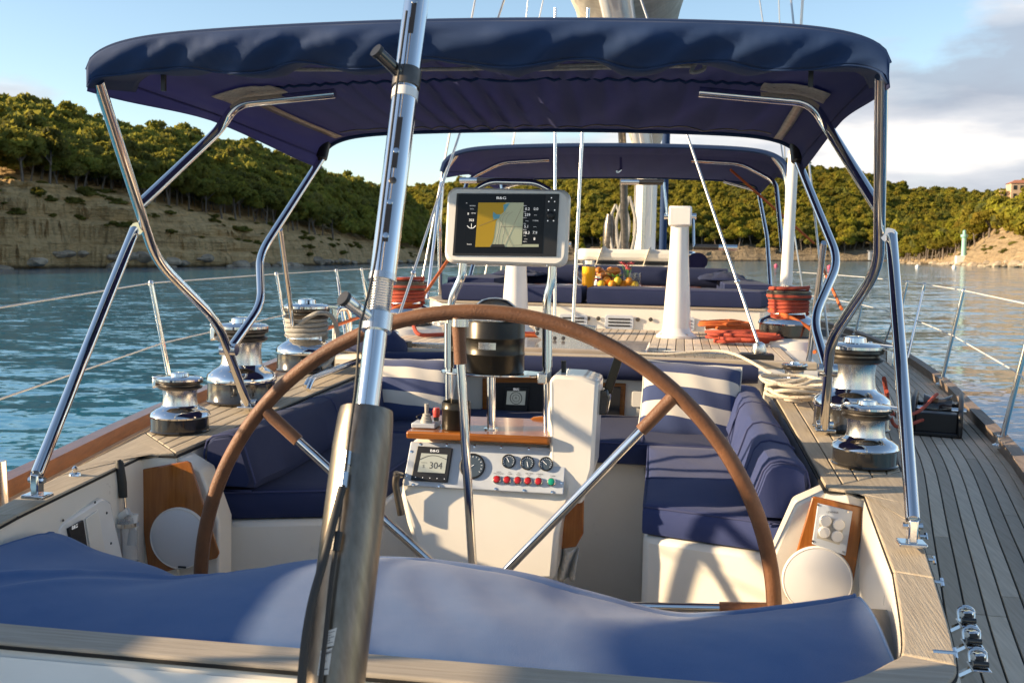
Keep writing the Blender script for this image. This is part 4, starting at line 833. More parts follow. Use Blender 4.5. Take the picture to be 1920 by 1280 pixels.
for k, (px, py) in enumerate(((932, 899), (951, 900), (971, 901), (990, 902), (1010, 903), (1034, 904))):
    c = pan(px, py, .0142); bt_ = part(ped, 'push_button', MB().lathe([(.0138, 0), (.0138, .006), (.0112, .009), (.0105, .007)], c, 18, un), 'satin'); part(bt_, 'button_cap', MB().lathe([(.0104, .006), (.0104, .0105), (.008, .0118), (.001, .012)], c, 18, un), 'green_button' if k == 5 else 'red_button')
for (px, py, s_) in ((935, 886, 'DECK\nWASH PUMP'), (956, 887, 'FILL\nPUMP'), (972, 888, 'OIL\nPRESS'), (992, 889, 'SEA TEMP\nALT'), (1012, 890, 'CHARGE\nALT'), (1036, 892, 'HORN')): text(panel, s_, .0056, pan(px, py, .0142), ux, uy, 'ink')
sh = part(ped, 'varnished_shelf', MB().prism([pp(761, 808, 3.24), pp(1030, 819, 3.24), pp(1030, 835, 3.24), pp(761, 822, 3.24)], (0, .36, 0)), 'varnish_x', bevel=.006)
SZ = pp(900, 808, 3.3).z
part(ped, 'shelf_fiddle', MB().prism([pp(880, 806, 3.58), pp(1034, 811, 3.58), pp(1034, 779, 3.58), pp(1000, 782, 3.58), pp(975, 796, 3.58), pp(885, 799, 3.58)], (0, .02, 0)), 'varnish_x', bevel=.004)
tower = [pp(1030, 716, 3.26), pp(1036, 703, 3.27), pp(1090, 706, 3.27), pp(1122, 716, 3.26), pp(1113, 880, 3.26), pp(1092, 945, 3.26), pp(1030, 945, 3.26)]
part(ped, 'control_tower', MB().prism(tower, (0, .22, 0)), 'white_paint', bevel=.012)
part(ped, 'tower_bracket', MB().box(pp(1018, 708, 3.30), (.03, .05, .035)), 'satin', bevel=.004)
part(ped, 'gear_stick', MB().tube([pp(1057, 708, 3.36), pp(1057, 676, 3.36)], .008, 12).tube([pp(1057, 708, 3.36), pp(1057, 702, 3.36)], .015, 14), 'black')
thr = part(ped, 'throttle_lever', MB().prism([pp(x, y, 3.40) for x, y in ((1132, 728), (1152, 668), (1168, 672), (1146, 740))], (0, .02, 0)), 'bin_black', bevel=.004)
part(thr, 'throttle_body', MB().prism([pp(x, y, 3.37) for x, y in ((1118, 735), (1138, 728), (1144, 745), (1138, 778), (1116, 778))], (0, .06, 0)), 'dark_chrome', bevel=.006)
part(ped, 'side_wood', MB().prism([pp(1095, 920, 3.36), pp(1094, 1000, 3.36), pp(1080, 1025, 3.36), pp(1048, 1030, 3.36), pp(1046, 1005, 3.36), pp(1075, 925, 3.36)], (0, .02, 0)), 'varnish', bevel=.004)
part(ped, 'side_lever', MB().tube(smooth_path([pp(745, 886, 3.2), pp(741, 905, 3.2), pp(752, 965, 3.2)], .02), [.012] * 9 + [.005], 10).tube([pp(742, 888, 3.19), pp(752, 890, 3.24)], .010, 10), 'jaw')
part(ped, 'skirt_cloth', MB().grid(lambda u, v: pp(1046 + 40 * u - 8 * v * u, 1030 + 55 * v, 3.38) + V(0, .03 * math.sin(9 * u + 3 * v), 0), 14, 8), 'white_piping', solid=.003)
# guard rail tubes
GY = 3.34
for pts in ([(842, 790), (842, 700), (842, 640), (846, 560), (866, 520), (868, 492)], [(1026, 812), (1026, 700), (1026, 640), (1025, 560), (1034, 530), (1036, 492)]):
    part(ped, 'guard_rail', MB().tube(smooth_path([aY(x, y, GY) for x, y in pts], .05, 6), .0135, 14), 'chrome')
    part(ped, 'rail_sleeve', MB().tube([aY(pts[1][0], 688, GY), aY(pts[1][0], 605, GY)], .0165, 14), 'chrome')
part(ped, 'compass_post', MB().tube([aY(921, 806, GY), aY(921, 698, GY)], .0145, 16).tube([aY(921, 808, GY), aY(921, 802, GY)], .024, 16), 'chrome')
pc = aY(926, 698, GY); part(ped, 'compass_plate', MB().prism([pc + V(.175 * math.cos(a) , .085 * math.sin(a), -.006) for a in np.linspace(0, 6.283, 40, endpoint=False)], (0, 0, .008)), 'chrome', bevel=.002)
# compass
cmp_ = thing('binnacle_compass', 'dark bronze-black binnacle compass with clear dome in front of the chart screen', 'compass', pc + V(0, 0, .003))
cb = pc + V(0, 0, .0035); r0 = .0985
part(cmp_, 'bowl', MB().lathe([(r0 * .98, 0), (r0, .004), (r0, .056), (r0 * 1.015, .058), (r0 * 1.015, .062), (r0, .064), (r0, .108), (r0 * 1.015, .110), (r0 * 1.015, .114), (r0, .116), (r0, .158), (r0 * .96, .166), (r0 * .86, .168)], cb, 48), 'bin_black')
part(cmp_, 'dome', MB().lathe([(r0 * .84, .166), (r0 * .82, .185), (r0 * .70, .212), (r0 * .45, .232), (r0 * .2, .239), (.001, .241)], cb, 32), 'glass')
part(cmp_, 'card', MB().lathe([(r0 * .82, .160), (r0 * .80, .168), (.01, .172)], cb, 32), 'grey_box')
part(cmp_, 'lubber_pins', MB().tube([cb + V(-.03, 0, .170), cb + V(-.03, 0, .20)], .002, 6).tube([cb + V(.02, -.02, .170), cb + V(.02, -.02, .205)], .002, 6), 'print_white')
lb = cb + V(-.006, -r0 * 1.004, .092); pl = part(cmp_, 'maker_plate', MB().grid(lambda u, v: cb + V(math.sin(-.36 + .58 * u) * (r0 + .0008), -math.cos(-.36 + .58 * u) * (r0 + .0008), .079 + .022 * v), 10, 2), 'satin')
mb = MB()
for k in range(5): mb.grid(lambda u, v: cb + V(math.sin(-.30 + .30 * u) * (r0 + .0014), -math.cos(-.30 + .30 * u) * (r0 + .0014), .0815 + .0040 * k + .0014 * v), 6, 1)
part(cmp_, 'plate_lines', mb, 'ink')
# chart plotter
POD = 3.36
pod = thing('chartplotter', 'white chartplotter pod with a colour chart on its wide screen', 'screen', aY(950, 498, POD))
def rrect(c, ux_, uy_, w, h, r, n=6):
    out = []
    for (sx_, sy_, a0) in ((1, 1, 0), (-1, 1, 90), (-1, -1, 180), (1, -1, 270)):
        for k in range(n + 1): a = R(a0 + 90 * k / n); out.append(c + ux_ * (sx_ * (w / 2 - r) + r * math.cos(a)) + uy_ * (sy_ * (h / 2 - r) + r * math.sin(a)))
    return out
q = {k: aY(x, y, POD) for k, (x, y) in dict(tl=(850, 352), tr=(1066, 358), bl=(834, 494), br=(1063, 501)).items()}
pc_ = sum(q.values(), Vector()) / 4; px_ = ((q['tr'] - q['tl']) + (q['br'] - q['bl'])).normalized(); py_ = V(-.03, .10, 1); py_ = (py_ - px_ * py_.dot(px_)).normalized(); pn = px_.cross(py_); pn = -pn if pn.y > 0 else pn
Wp = ((q['tr'] - q['tl']).length + (q['br'] - q['bl']).length) / 2 + .012; Hp = (q['tl'] - q['bl']).length
mb = MB(); rings = [(1.0, 0, .0), (1.0, .012, .0), (.985, .028, .0), (.95, .036, 0)]
sec = [rrect(pc_ + pn * dz, px_, py_, Wp * k, Hp * (1 - (1 - k) * 1.5), .032) for k, dz, _ in rings]; back = rrect(pc_ - pn * .075, px_, py_, Wp * .8, Hp * .7, .03)
allr = [back] + sec; n = len(back)
for r in allr: mb.v += r
for i in range(len(allr) - 1):
    for k in range(n): mb.f.append((i * n + k, i * n + (k + 1) % n, i * n + n + (k + 1) % n, i * n + n + k))
mb.f += [tuple(range(n)), tuple((len(allr) - 1) * n + k for k in range(n))]
part(pod, 'housing', mb, 'white_paint')
def pd(px, py, lift):
    d = ray(px, py); c0 = V(CX, 0, CZ); p0 = pc_ + pn * lift; return c0 + d * ((p0 - c0).dot(pn) / d.dot(pn))
def pq(pts, lift, m, name, parent, d=.0008): return part(parent, name, MB().prism([pd(x, y, lift) for x, y in pts], pn * d), m, smooth=False)
scr = pq([(857, 363), (1049, 364), (1043, 481), (849, 479)], .0365, 'black', 'display_unit', pod, .004)
gl = pq([(860, 365), (1023, 366), (1016, 475), (853, 474)], .0410, 'glass_screen', 'display_glass', scr)
pq([(897, 380), (982, 380), (978, 463), (891, 463)], .0424, 'chart_sea', 'chart', scr)
coast = [(897, 380), (949, 380), (944, 386), (945, 397), (938, 403), (930, 415), (928, 430), (926, 446), (923, 456), (918, 463), (891, 463)]
pq(coast, .0434, 'chart_land', 'chart_land', scr)
pq([(925, 397), (931, 402), (938, 402), (936, 409), (930, 411), (926, 412), (924, 405)], .0444, 'chart_blue', 'chart_bay', scr); pq([(944, 384), (956, 381), (950, 390), (945, 398)], .0444, 'chart_blue', 'chart_shallows', scr)
for a_, b__ in (((938, 412), (961, 462)), ((979, 388), (945, 460)), ((898, 424), (928, 412)), ((938, 425), (980, 425)), ((961, 460), (979, 459))): part(scr, 'chart_line', MB().tube([pd(*a_, .0446), pd(*b__, .0446)], .0005, 4), 'chart_line')
for dx in (4, 9, 16): part(scr, 'depth_contour', MB().tube(spline([pd(min(x + dx + 1.5 * math.sin(y * .3 + dx), 979), y, .0438) for x, y in ((945, 397), (938, 404), (931, 415), (929, 430), (927, 446), (924, 460))], 4), .00035, 4), 'chart_line')
pq([(920, 463), (922, 458), (945, 458), (947, 463)], .0446, 'black', 'zoom_keys', scr); pq([(979, 458), (1010, 458), (1010, 463), (978, 463)], .0424, 'chart_sea', 'status_bar', scr)
text(scr, 'B&G', .0115, pd(940, 371.5, .0422), px_, py_, 'print_white', squash=1.5)
for (x, y, s_, z_) in ((989, 392, '0.2', .0125), (1005, 392, '0.0', .0125), (989, 403, '239', .0125), (1004, 403, '---', .010), (988, 414, '---', .010), (1004, 414, '17:50:45', .0055), (987, 425, '5.1', .0125), (1003, 425, '---', .010), (987, 436.5, '18.3', .0125), (1003, 436.5, '7.9', .0125), (986, 448, '---', .010), (1002, 448, '8', .0125), (884, 413, '303', .0115), (878, 401, '8', .010), (888, 400, 'METRES', .0045), (885, 392, 'DEPTH', .004), (880, 458, 'Anchor', .0055), (886, 386, 'HEADING', .0045), (875, 381, 'M', .005)): text(scr, s_, z_, pd(x, y, .0424), px_, py_, 'print_white')
for k in range(7): text(scr, 'SOG' if k % 2 else 'DEPTH', .0038, pd(984, 386 + 11.2 * k, .0424), px_, py_, 'print_white'); 
part(scr, 'anchor_symbol', MB().tube([pd(884, 419, .0428), pd(884, 427, .0428)], .0007, 4).tube(spline([pd(876, 423, .0428), pd(880, 427, .0428), pd(884, 428, .0428), pd(888, 427, .0428), pd(892, 423, .0428)], 4), .0011, 4), 'print_white')
for (x, y) in ((1034, 371), (1029, 378), (1040, 378), (1028, 394), (1040, 394), (1027, 414), (1038, 414)): part(scr, 'key', MB().lathe([(.0022, 0), (.0018, .0008)], pd(x, y, .0405), 8, pn), 'print_white')
part(scr, 'rotary_knob', MB().lathe([(.0115, 0), (.0115, .010), (.009, .012), (.001, .012)], pd(1033, 404, .0405), 20, pn), 'black')
part(pod, 'hoop', MB().tube(smooth_path([aY(892, 356, POD + .03), aY(918, 341, POD + .03), aY(1005, 343, POD + .03), aY(1032, 358, POD + .03)], .05), .0085, 12), 'chrome'); part(pod, 'hoop_cover', MB().tube(smooth_path([aY(896, 352, POD + .034), aY(920, 338, POD + .034), aY(1003, 340, POD + .034), aY(1030, 355, POD + .034)], .05), .0075, 10), 'black')
for x, y in ((858, 495), (1025, 498)): part(pod, 'corner_screw', MB().lathe([(.003, 0), (.002, .001)], pd(x, y, .034), 8, pn), 'chrome')
# things standing on the shelf
cp = aY(855, 800, 3.32); cp.z = SZ + .002
single('drinks_cup_holder', 'empty dark metal cup holder on the varnished pedestal shelf', 'cup holder', MB().lathe([(.046, 0), (.047, .004), (.047, .060), (.0485, .062), (.0485, .070), (.047, .072), (.047, .088), (.0445, .089), (.043, .082), (.043, .01), (.001, .008)], cp, 32), 'bin_black')
cp2 = aY(798, 806, 3.31); cp2.z = SZ + .001
bt2 = thing('thruster_joystick', 'small grey joystick on a grey box at the left end of the varnished shelf', 'joystick', cp2)
part(bt2, 'box', MB().box(cp2 + V(-.005, .03, .008), (.080, .09, .016)), 'grey_box', bevel=.003); part(bt2, 'gaiter', MB().lathe([(.020, .016), (.019, .026), (.016, .028), (.016, .034), (.013, .036), (.013, .044), (.009, .046)], cp2 + V(0, .01, 0), 18), 'grey_plastic'); part(bt2, 'stick', MB().tube([cp2 + V(0, .01, .044), cp2 + V(0, .01, .078)], [.006, .0075], 12), 'grey_plastic')
part(bt2, 'kill_cord_clip', MB().lathe([(.011, 0), (.013, .02), (.010, .03)], cp2 + V(.024, .05, .03), 12), 'red_plastic'); part(bt2, 'cord', MB().tube(spline([cp2 + V(.024, .05, .03), cp2 + V(.0, .06, .045), cp2 + V(-.04, .04, .03), cp2 + V(-.03, .05, .017)], 6), .002, 6), 'black')
part(bt2, 'clip_foot', MB().box(cp2 + V(.024, .05, .022), (.014, .014, .016)), 'black', smooth=False)
# ================================================================== CUSHIONS
def loft(mb, rings, caps=True):
    o = len(mb.v); n = len(rings[0])
    for r in rings: mb.v += [Vector(p) for p in r]
    for i in range(len(rings) - 1):
        for k in range(n): mb.f.append((o + i * n + k, o + i * n + (k + 1) % n, o + i * n + n + (k + 1) % n, o + i * n + n + k))
    if caps: mb.f.append(tuple(o + k for k in range(n))[::-1]); mb.f.append(tuple(o + (len(rings) - 1) * n + k for k in range(n)))
    return mb
def slab(poly, z0, z1, r=.022, puff=.008, seed=0):          # upholstered slab over a plan polygon with soft edges
    P = [V(*p, 0) for p in poly]; c = sum(P, Vector()) / len(P); dens = []
    for i in range(len(P)):
        a, b_ = P[i], P[(i + 1) % len(P)]; n = max(3, int((b_ - a).length / .05))
        for k in range(n): dens.append(a.lerp(b_, k / n))
    def ring(ins, z): return [V(p.x, p.y, z) + (c - p).normalized() * ins for p in dens]
    rings = [ring(.02, z0), ring(.004, z0 + .006), ring(0, z0 + r * .8), ring(0, z1 - r), ring(r * .35, z1 - r * .3), ring(r, z1)]
    mb = loft(MB(), rings, False); n = len(dens); o = 5 * n
    levels = 7; prev = list(range(o, o + n))
    for L_ in range(1, levels + 1):
        f = L_ / levels; cur = []
        for p in rings[-1]:
            q = p.lerp(V(c.x, c.y, z1), f * .985); q.z = z1 + puff * math.sin(f * math.pi / 2) + .0035 * math.sin(23 * q.x + 5 * q.y + seed) * math.sin(11 * q.y + seed); mb.v.append(q); cur.append(len(mb.v) - 1)
        for k in range(n): mb.f.append((prev[k], prev[(k + 1) % n], cur[(k + 1) % n], cur[k]))
        prev = cur
    mb.f.append(tuple(prev)); mb.f.append(tuple(range(n))[::-1]); return mb
def seat(name, label, poly, z0, z1, m, seams=()):
    th = thing(name, label, 'cushion', (sum(p[0] for p in poly) / len(poly), sum(p[1] for p in poly) / len(poly), z0), 'cockpit seat cushions')
    part(th, 'upholstery', slab(poly, z0, z1, seed=len(label)), m)
    part(th, 'piping', MB().tube([V(*p, z1 - .005) + (V(sum(q[0] for q in poly) / len(poly), sum(q[1] for q in poly) / len(poly), z1) - V(*p, z1)).normalized() * .006 for p in lin(list(poly) + [poly[0]], 8)[:-1]], .0035, 6, closed=True), 'piping')
    for a, b_ in seams: part(th, 'seam', MB().tube([V(*a, z1 + .001), V((a[0] + b_[0]) / 2, (a[1] + b_[1]) / 2, z1 + .006), V(*b_, z1 + .001)], .003, 6), 'piping')
    return th
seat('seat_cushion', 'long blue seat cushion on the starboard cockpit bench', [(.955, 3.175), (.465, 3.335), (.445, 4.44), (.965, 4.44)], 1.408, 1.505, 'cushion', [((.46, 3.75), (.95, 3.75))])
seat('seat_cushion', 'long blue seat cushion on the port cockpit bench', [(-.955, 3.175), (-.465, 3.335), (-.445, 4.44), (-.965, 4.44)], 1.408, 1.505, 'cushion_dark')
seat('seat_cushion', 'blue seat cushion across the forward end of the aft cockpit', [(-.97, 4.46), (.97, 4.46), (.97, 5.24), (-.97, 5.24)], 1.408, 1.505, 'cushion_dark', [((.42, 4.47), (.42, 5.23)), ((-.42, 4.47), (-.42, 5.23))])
def backrest(name, label, s, y0, y1, m, seams, hgt=0.0):
    th = thing(name, label, 'cushion', (s * .88, (y0 + y1) / 2, 1.508), 'cockpit backrest cushions')
    prof = [(.795, 1.512), (.785, 1.540), (.825, 1.665 + hgt), (.845, 1.690 + hgt), (.875, 1.697 + hgt), (.930, 1.687 + hgt), (.952, 1.670 + hgt), (.962, 1.63), (.955, 1.512)]
    rings = []; n = 40
    for i in range(n + 1):
        f = i / n; y = y0 + (y1 - y0) * f; e = min(f, 1 - f) * n; k = 1 - .16 * max(0, 1 - e / 1.2) ** 2; cx, cz = .875, 1.60
        pf = [(cx + (x - cx) * k + .003 * math.sin(9 * y + 40 * z), cz + (z - cz) * k + .0025 * math.sin(14 * y)) for x, z in prof]
        rings.append([V(s * x, y, z) for x, z in pf])
    part(th, 'upholstery', loft(MB(), rings), m)
    for yy in seams: part(th, 'seam', MB().tube([V(s * (x - (.0015 if x < .9 else -.0015)), yy, z + .0015) for x, z in prof[:7]], .0035, 6), 'piping')
    part(th, 'end_piping', MB().tube([V(s * x, y0 + .012, z) for x, z in prof], .0035, 6, closed=True), 'piping')
    return th
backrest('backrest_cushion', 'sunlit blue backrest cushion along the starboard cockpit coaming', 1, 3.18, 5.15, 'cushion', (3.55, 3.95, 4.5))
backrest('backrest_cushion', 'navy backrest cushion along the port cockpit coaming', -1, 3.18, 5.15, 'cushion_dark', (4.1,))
single('bolster_cushion', 'navy bolster along the top of the forward cockpit bulkhead', 'cushion', MB().tube([(-.95, 5.235, 1.735), (-.6, 5.232, 1.738), (-.2, 5.235, 1.733), (.2, 5.232, 1.738), (.6, 5.236, 1.734), (.95, 5.235, 1.735)], [.045, .055, .056, .055, .056, .045], 14), 'cushion_dark')
# helm cushion: contoured in waves across the stern
fe = [(-120, 1010), (95, 991), (200, 1028), (290, 1052), (380, 1081), (470, 1068), (560, 1050), (640, 1039), (750, 1037), (860, 1047), (1000, 1070), (1100, 1100), (1250, 1140), (1340, 1141), (1440, 1131), (1530, 1116), (1612, 1103), (1640, 1130)]
FX = [(aY(x, y, 2.42).x, aY(x, y, 2.42).z) for x, y in fe]
def farz(x): return float(np.interp(x, [p[0] for p in FX], [p[1] for p in FX]))
xs_ = [p[0] for p in FX]; x0_, x1_ = -0.985, 0.965
HT = spline([V(p[0], 0, p[1]) for p in FX], 8)
def farz(x): return float(np.interp(x, [p.x for p in HT], [p.z for p in HT]))
def helm(u, v):
    x = x0_ + (x1_ - x0_) * u; zf = farz(x); e = max(0, (x - .80) / .205) ; yn = 1.70 + .16 * e ** 2.5
    yf = 2.42 - .02 * e; zn = 1.588 + .22 * (zf - 1.60) - .02 * e
    y = yn + (yf - yn) * v; s = v ** 1.25; z = zn * (1 - s) + zf * s + .030 * math.sin(math.pi * v)
    n1 = lambda q: max(0.0, 1 - abs(q)) ** 2
    w1 = (x + .50 + .62 * (1 - v)) / .035; w2 = (x + .40 + .60 * (1 - v)) / .05; w3 = (x + .62 + .30 * (1 - v)) / .05
    z += .014 * n1(w1 * .7) * v ** .6 + .007 * n1(w2 * .7) * (1 - v * .4) - .006 * n1(w3 * .6) + .006 * math.sin(5 * x - 6 * v + 1) * math.sin(math.pi * v)
    z += .0028 * (float(fbm(x * 9 + 40, v * 5 + x * 4, 4, 3)) - .5) * 2 * math.sin(math.pi * min(1, v * 1.02)) ** .4 + 0.0016 * math.sin(31 * x + 14 * v + 3 * math.sin(6 * x)) * math.sin(math.pi * v) ** 2 * max(0, math.sin(2.3 * x + 1))
    z -= .012 * math.exp(-((v - .90 + .05 * math.sin(3 * x)) / .022) ** 2) * (1 if x > -.42 else .25)
    if v > .94: z -= .05 * ((v - .94) / .06) ** 2
    if v < .08: z -= .04 * ((.08 - v) / .08) ** 1.5
    return V(x, y, z)
hc = thing('helm_seat_cushion', 'broad faded blue contoured helm cushion across the stern in the foreground', 'cushion', (0, 2.05, 1.40))
mb = MB(); nu, nv = 170, 44; mb.grid(helm, nu, nv)
def rim_u(k): return k
edge = [helm(i / nu, 0) for i in range(nu + 1)] + [helm(1, j / nv) for j in range(1, nv + 1)] + [helm(1 - i / nu, 1) for i in range(1, nu + 1)] + [helm(0, 1 - j / nv) for j in range(1, nv)]
part(hc, 'cover', mb, 'faded')
low = [V(p.x * .995, p.y + (.004 if p.y < 2 else -.02), 0) for p in edge]; loop = [[e for e in edge], [V(p.x * 1.004, p.y, p.z - .02) for p in edge], [V(q.x, q.y, p.z - .075) for p, q in zip(edge, low)]]
part(hc, 'side_band', loft(MB(), loop, False), 'cushion')
part(hc, 'piping', MB().tube([p + V(0, 0, -.001) for p in edge], .0032, 6, closed=True), 'faded')
part(hc, 'stitching', MB().tube([helm(i / 300, .055) + V(0, 0, .0008 + .0008 * (i % 2)) for i in range(10, 296)], .0011, 4), 'white_piping')
part(yacht, 'helm_seat', loft(MB(), [[V(p.x * .985, p.y + (.004 if p.y < 2 else -.04), p.z - .078) for p in edge], [V(p.x * .975, p.y + (.02 if p.y < 2 else -.06), 1.0) for p in edge]]), 'gelcoat')
part(yacht, 'helm_seat_end', MB().prism([(1.035, 1.93, 1.36), (1.05, 2.38, 1.36), (.99, 2.38, 1.36), (.985, 1.93, 1.36)], (0, 0, .17)), 'teak_warm', smooth=False, bevel=.004)
# striped pillows
def pillow(label, c, ex, ey, w, h, th_, m='stripes'):
    c, ex, ey = Vector(c), Vector(ex).normalized(), Vector(ey).normalized(); ey = (ey - ex * ey.dot(ex)).normalized(); en = ex.cross(ey)
    t = thing('striped_pillow', label, 'pillow', c - ey * h / 2, 'striped pillows'); vs, fs, uvs = [], [], []; n = 26
    def P(u, v, sd__):
        a, b_ = u * 2 - 1, v * 2 - 1; bul = max(0, (1 - abs(a) ** 2.6) * (1 - abs(b_) ** 2.6)) ** .55; pinch = 1 - .05 * (abs(a * b_)) ** 1.5 * 0 - .035 * (1 - abs(b_ if abs(a) > abs(b_) else a) ** 2) * max(abs(a), abs(b_)) ** 8
        return c + ex * a * w / 2 * pinch + ey * b_ * h / 2 * pinch + en * sd__ * (th_ / 2 * bul + .003 * math.sin(9 * a + 3 * b_))
    mb = MB()
    for sd__ in (1, -1): mb.grid(lambda u, v: P(u, v, sd__), n, n)
    o = part(t, 'cover', mb, m); uvl = o.data.uv_layers.new(name='UVMap')
    off = root_loc(o)
    for pol in o.data.polygons:
        for li in pol.loop_indices:
            p = o.data.vertices[o.data.loops[li].vertex_index].co + off - c; uvl.data[li].uv = (p.dot(ex) / w + .5, p.dot(ey) / h + .5 + .03 * math.sin(4 * p.dot(ex) / w))
    ring = [P(k / 20, 0, 1) for k in range(20)] + [P(1, k / 20, 1) for k in range(20)] + [P(1 - k / 20, 1, 1) for k in range(20)] + [P(0, 1 - k / 20, 1) for k in range(20)]
    part(t, 'piping', MB().tube(ring, .0045, 6, closed=True), 'white_piping'); return t
a, b_, c_, d_ = aY(1197, 822, 4.72), aY(1383, 838, 4.72), aY(1391, 686, 4.98), aY(1208, 668, 4.98)
pillow('blue and cream striped pillow leaning at the starboard end of the forward seat', (a + b_ + c_ + d_) / 4, b_ - a, d_ - a, .455, .40, .13)
a, b_, c_, d_ = aY(672, 800, 4.72), aY(858, 805, 4.72), aY(850, 668, 4.98), aY(690, 662, 4.98)
pillow('blue and cream striped pillow leaning at the port end of the forward seat', (a + b_ + c_ + d_) / 4, b_ - a, d_ - a, .45, .36, .13)
a, b_, c_, d_ = aY(560, 830, 4.45), aY(690, 815, 4.6), aY(700, 712, 4.85), aY(600, 712, 4.7)
# ================================================================== WINCHES
def winch(label, loc, r, h, arm=2.6, rope=None, rope_m='grey_rope', wraps=0, big=True, top_m='chrome', group='sheet winches', skew=0):
    c = Vector(loc); t = thing('winch', label, 'winch', c, group)
    part(t, 'base', MB().lathe([(r * 1.02, 0), (r * 1.04, h * .02), (r * 1.0, h * .04), (r * 1.0, h * .24), (r * .97, h * .25)], c, 36), 'dark_chrome')
    part(t, 'skirt', MB().lathe([(r * 1.03, h * .245), (r * 1.05, h * .27), (r * 1.0, h * .33), (r * .82, h * .385), (r * .66, h * .42), (r * .62, h * .45)], c, 36), 'chrome')
    n = 40; prof = [(r * .62, h * .44), (r * .585, h * .52), (r * .575, h * .60), (r * .59, h * .68), (r * .62, h * .72)]
    part(t, 'drum', MB().lathe(prof, c, n), 'satin')
    part(t, 'self_tailer', MB().lathe([(r * .66, h * .715), (r * .76, h * .735), (r * .78, h * .765), (r * .68, h * .785), (r * .68, h * .805), (r * .79, h * .83), (r * .80, h * .86), (r * .74, h * .875)], c, 36), 'jaw')
    part(t, 'top_plate', MB().lathe([(r * .80, h * .87), (r * .80, h * .90), (r * .70, h * .925), (r * .32, h * .935), (r * .30, h * .985), (r * .16, h), (r * .15, h * .95), (.002, h * .95)], c, 36), top_m)
    d = V(math.cos(arm), math.sin(arm), 0); sdv = V(-d.y, d.x, 0)
    part(t, 'feeder_arm', MB().prism([c + d * r * .5 + sdv * r * .16 + V(0, 0, h * .88), c + d * r * 1.02 + sdv * r * .22 + V(0, 0, h * .865), c + d * r * 1.06 - sdv * r * .18 + V(0, 0, h * .865), c + d * r * .5 - sdv * r * .16 + V(0, 0, h * .88)], (0, 0, h * .05)).prism([c + d * r * .86 + sdv * r * .18 + V(0, 0, h * .74), c + d * r * 1.03 + sdv * r * .2 + V(0, 0, h * .70), c + d * r * 1.05 - sdv * r * .14 + V(0, 0, h * .70), c + d * r * .86 - sdv * r * .14 + V(0, 0, h * .74)], (0, 0, h * .16)), 'chrome', bevel=.004)
    for k in range(3): a = 2.1 * k + .5; part(t, 'cap_screw', MB().lathe([(r * .06, 0), (r * .05, h * .012), (.001, h * .014)], c + V(math.cos(a) * r * .52, math.sin(a) * r * .52, h * .925), 10), 'chrome')
    if wraps:
        rr = .0115 if r > .11 else .008; pts = []; z0 = h * .46
        for i in range(wraps * 26 + 1): a = 2 * math.pi * i / 26; pts.append(c + V(math.cos(a) * (r * .60 + rr), math.sin(a) * (r * .60 + rr), z0 + (wraps and i / 26 * rr * 2.05)))
        ro = thing('winch_rope', rope, 'rope', c + V(0, 0, z0), 'ropes wrapped on winches'); part(ro, 'turns', MB().tube(pts, rr, 8), rope_m); return t, ro, rr, pts
    return t
pl, pr = V(-1.193, 4.02, 1.677), V(1.205, 4.02, 1.677)
winch('big polished primary winch on the port coaming beside the bimini leg', pl, .135, .345, 2.9)
winch('big polished primary winch on the starboard coaming behind the bimini leg', pr, .135, .345, -.35)
winch('small polished winch on the port coaming, nearest the stern', V(-1.150, 3.40, 1.661), .098, .205, 3.0)
winch('small polished winch on the starboard coaming, nearest the stern', V(1.152, 3.40, 1.661), .098, .205, -.25)
t_, ro, rr, pts = winch('tall port winch with grey rope turns, forward of the primary', V(-1.285, 5.02, 1.695), .145, .36, .4, 'grey rope wrapped round the tall port winch with its tail looped over', 'grey_rope', 4)
e0 = pts[-1]; part(ro, 'tail', MB().tube(spline([e0, V(-1.285, 4.93, 1.93), V(-1.19, 4.90, 1.99), V(-1.135, 4.97, 1.97), V(-1.12, 5.02, 1.86), V(-1.14, 4.98, 1.76), V(-1.17, 4.93, 1.72)], 7), .0115, 8), 'grey_rope')
winch('short black-based winch on the starboard coaming beside the blue seat', V(1.10, 5.02, 1.695), .075, .13, .8)
winch('polished winch on the coachroof right of the mast', V(.66, 11.1, 2.062), .14, .30, 1, group='deck winches')
for s, mm, nm in ((-1, 'red_rope', 'port'), (1, 'red_rope', 'starboard')):
    t_, ro, rr, pts = winch('large drum winch stacked with red rope on the %s side of the bridge deck' % nm, V(s * 1.235, 6.76, 1.816), .175, .32, 1.2, 'thick red rope wound in many turns on the %s bridge-deck winch' % nm, mm, 7, top_m='dark_chrome', group='bridge deck winches')
    c = V(s * 1.235, 6.76, 1.816); part(ro, 'tail', MB().tube(spline([c + V(-s * .11, -.04, .17), c + V(s * .0, -.135, .13), c + V(s * .12, -.18, .06), c + V(s * .16, -.30, -.03), c + V(s * .10, -.55, -.045)], 7), .011, 8), 'orange_rope'); part(ro, 'jaw_turn', MB().tube([c + V(math.cos(a) * .128, math.sin(a) * .128, .255) for a in np.linspace(0, 6.28, 30)], .012, 8), mm)
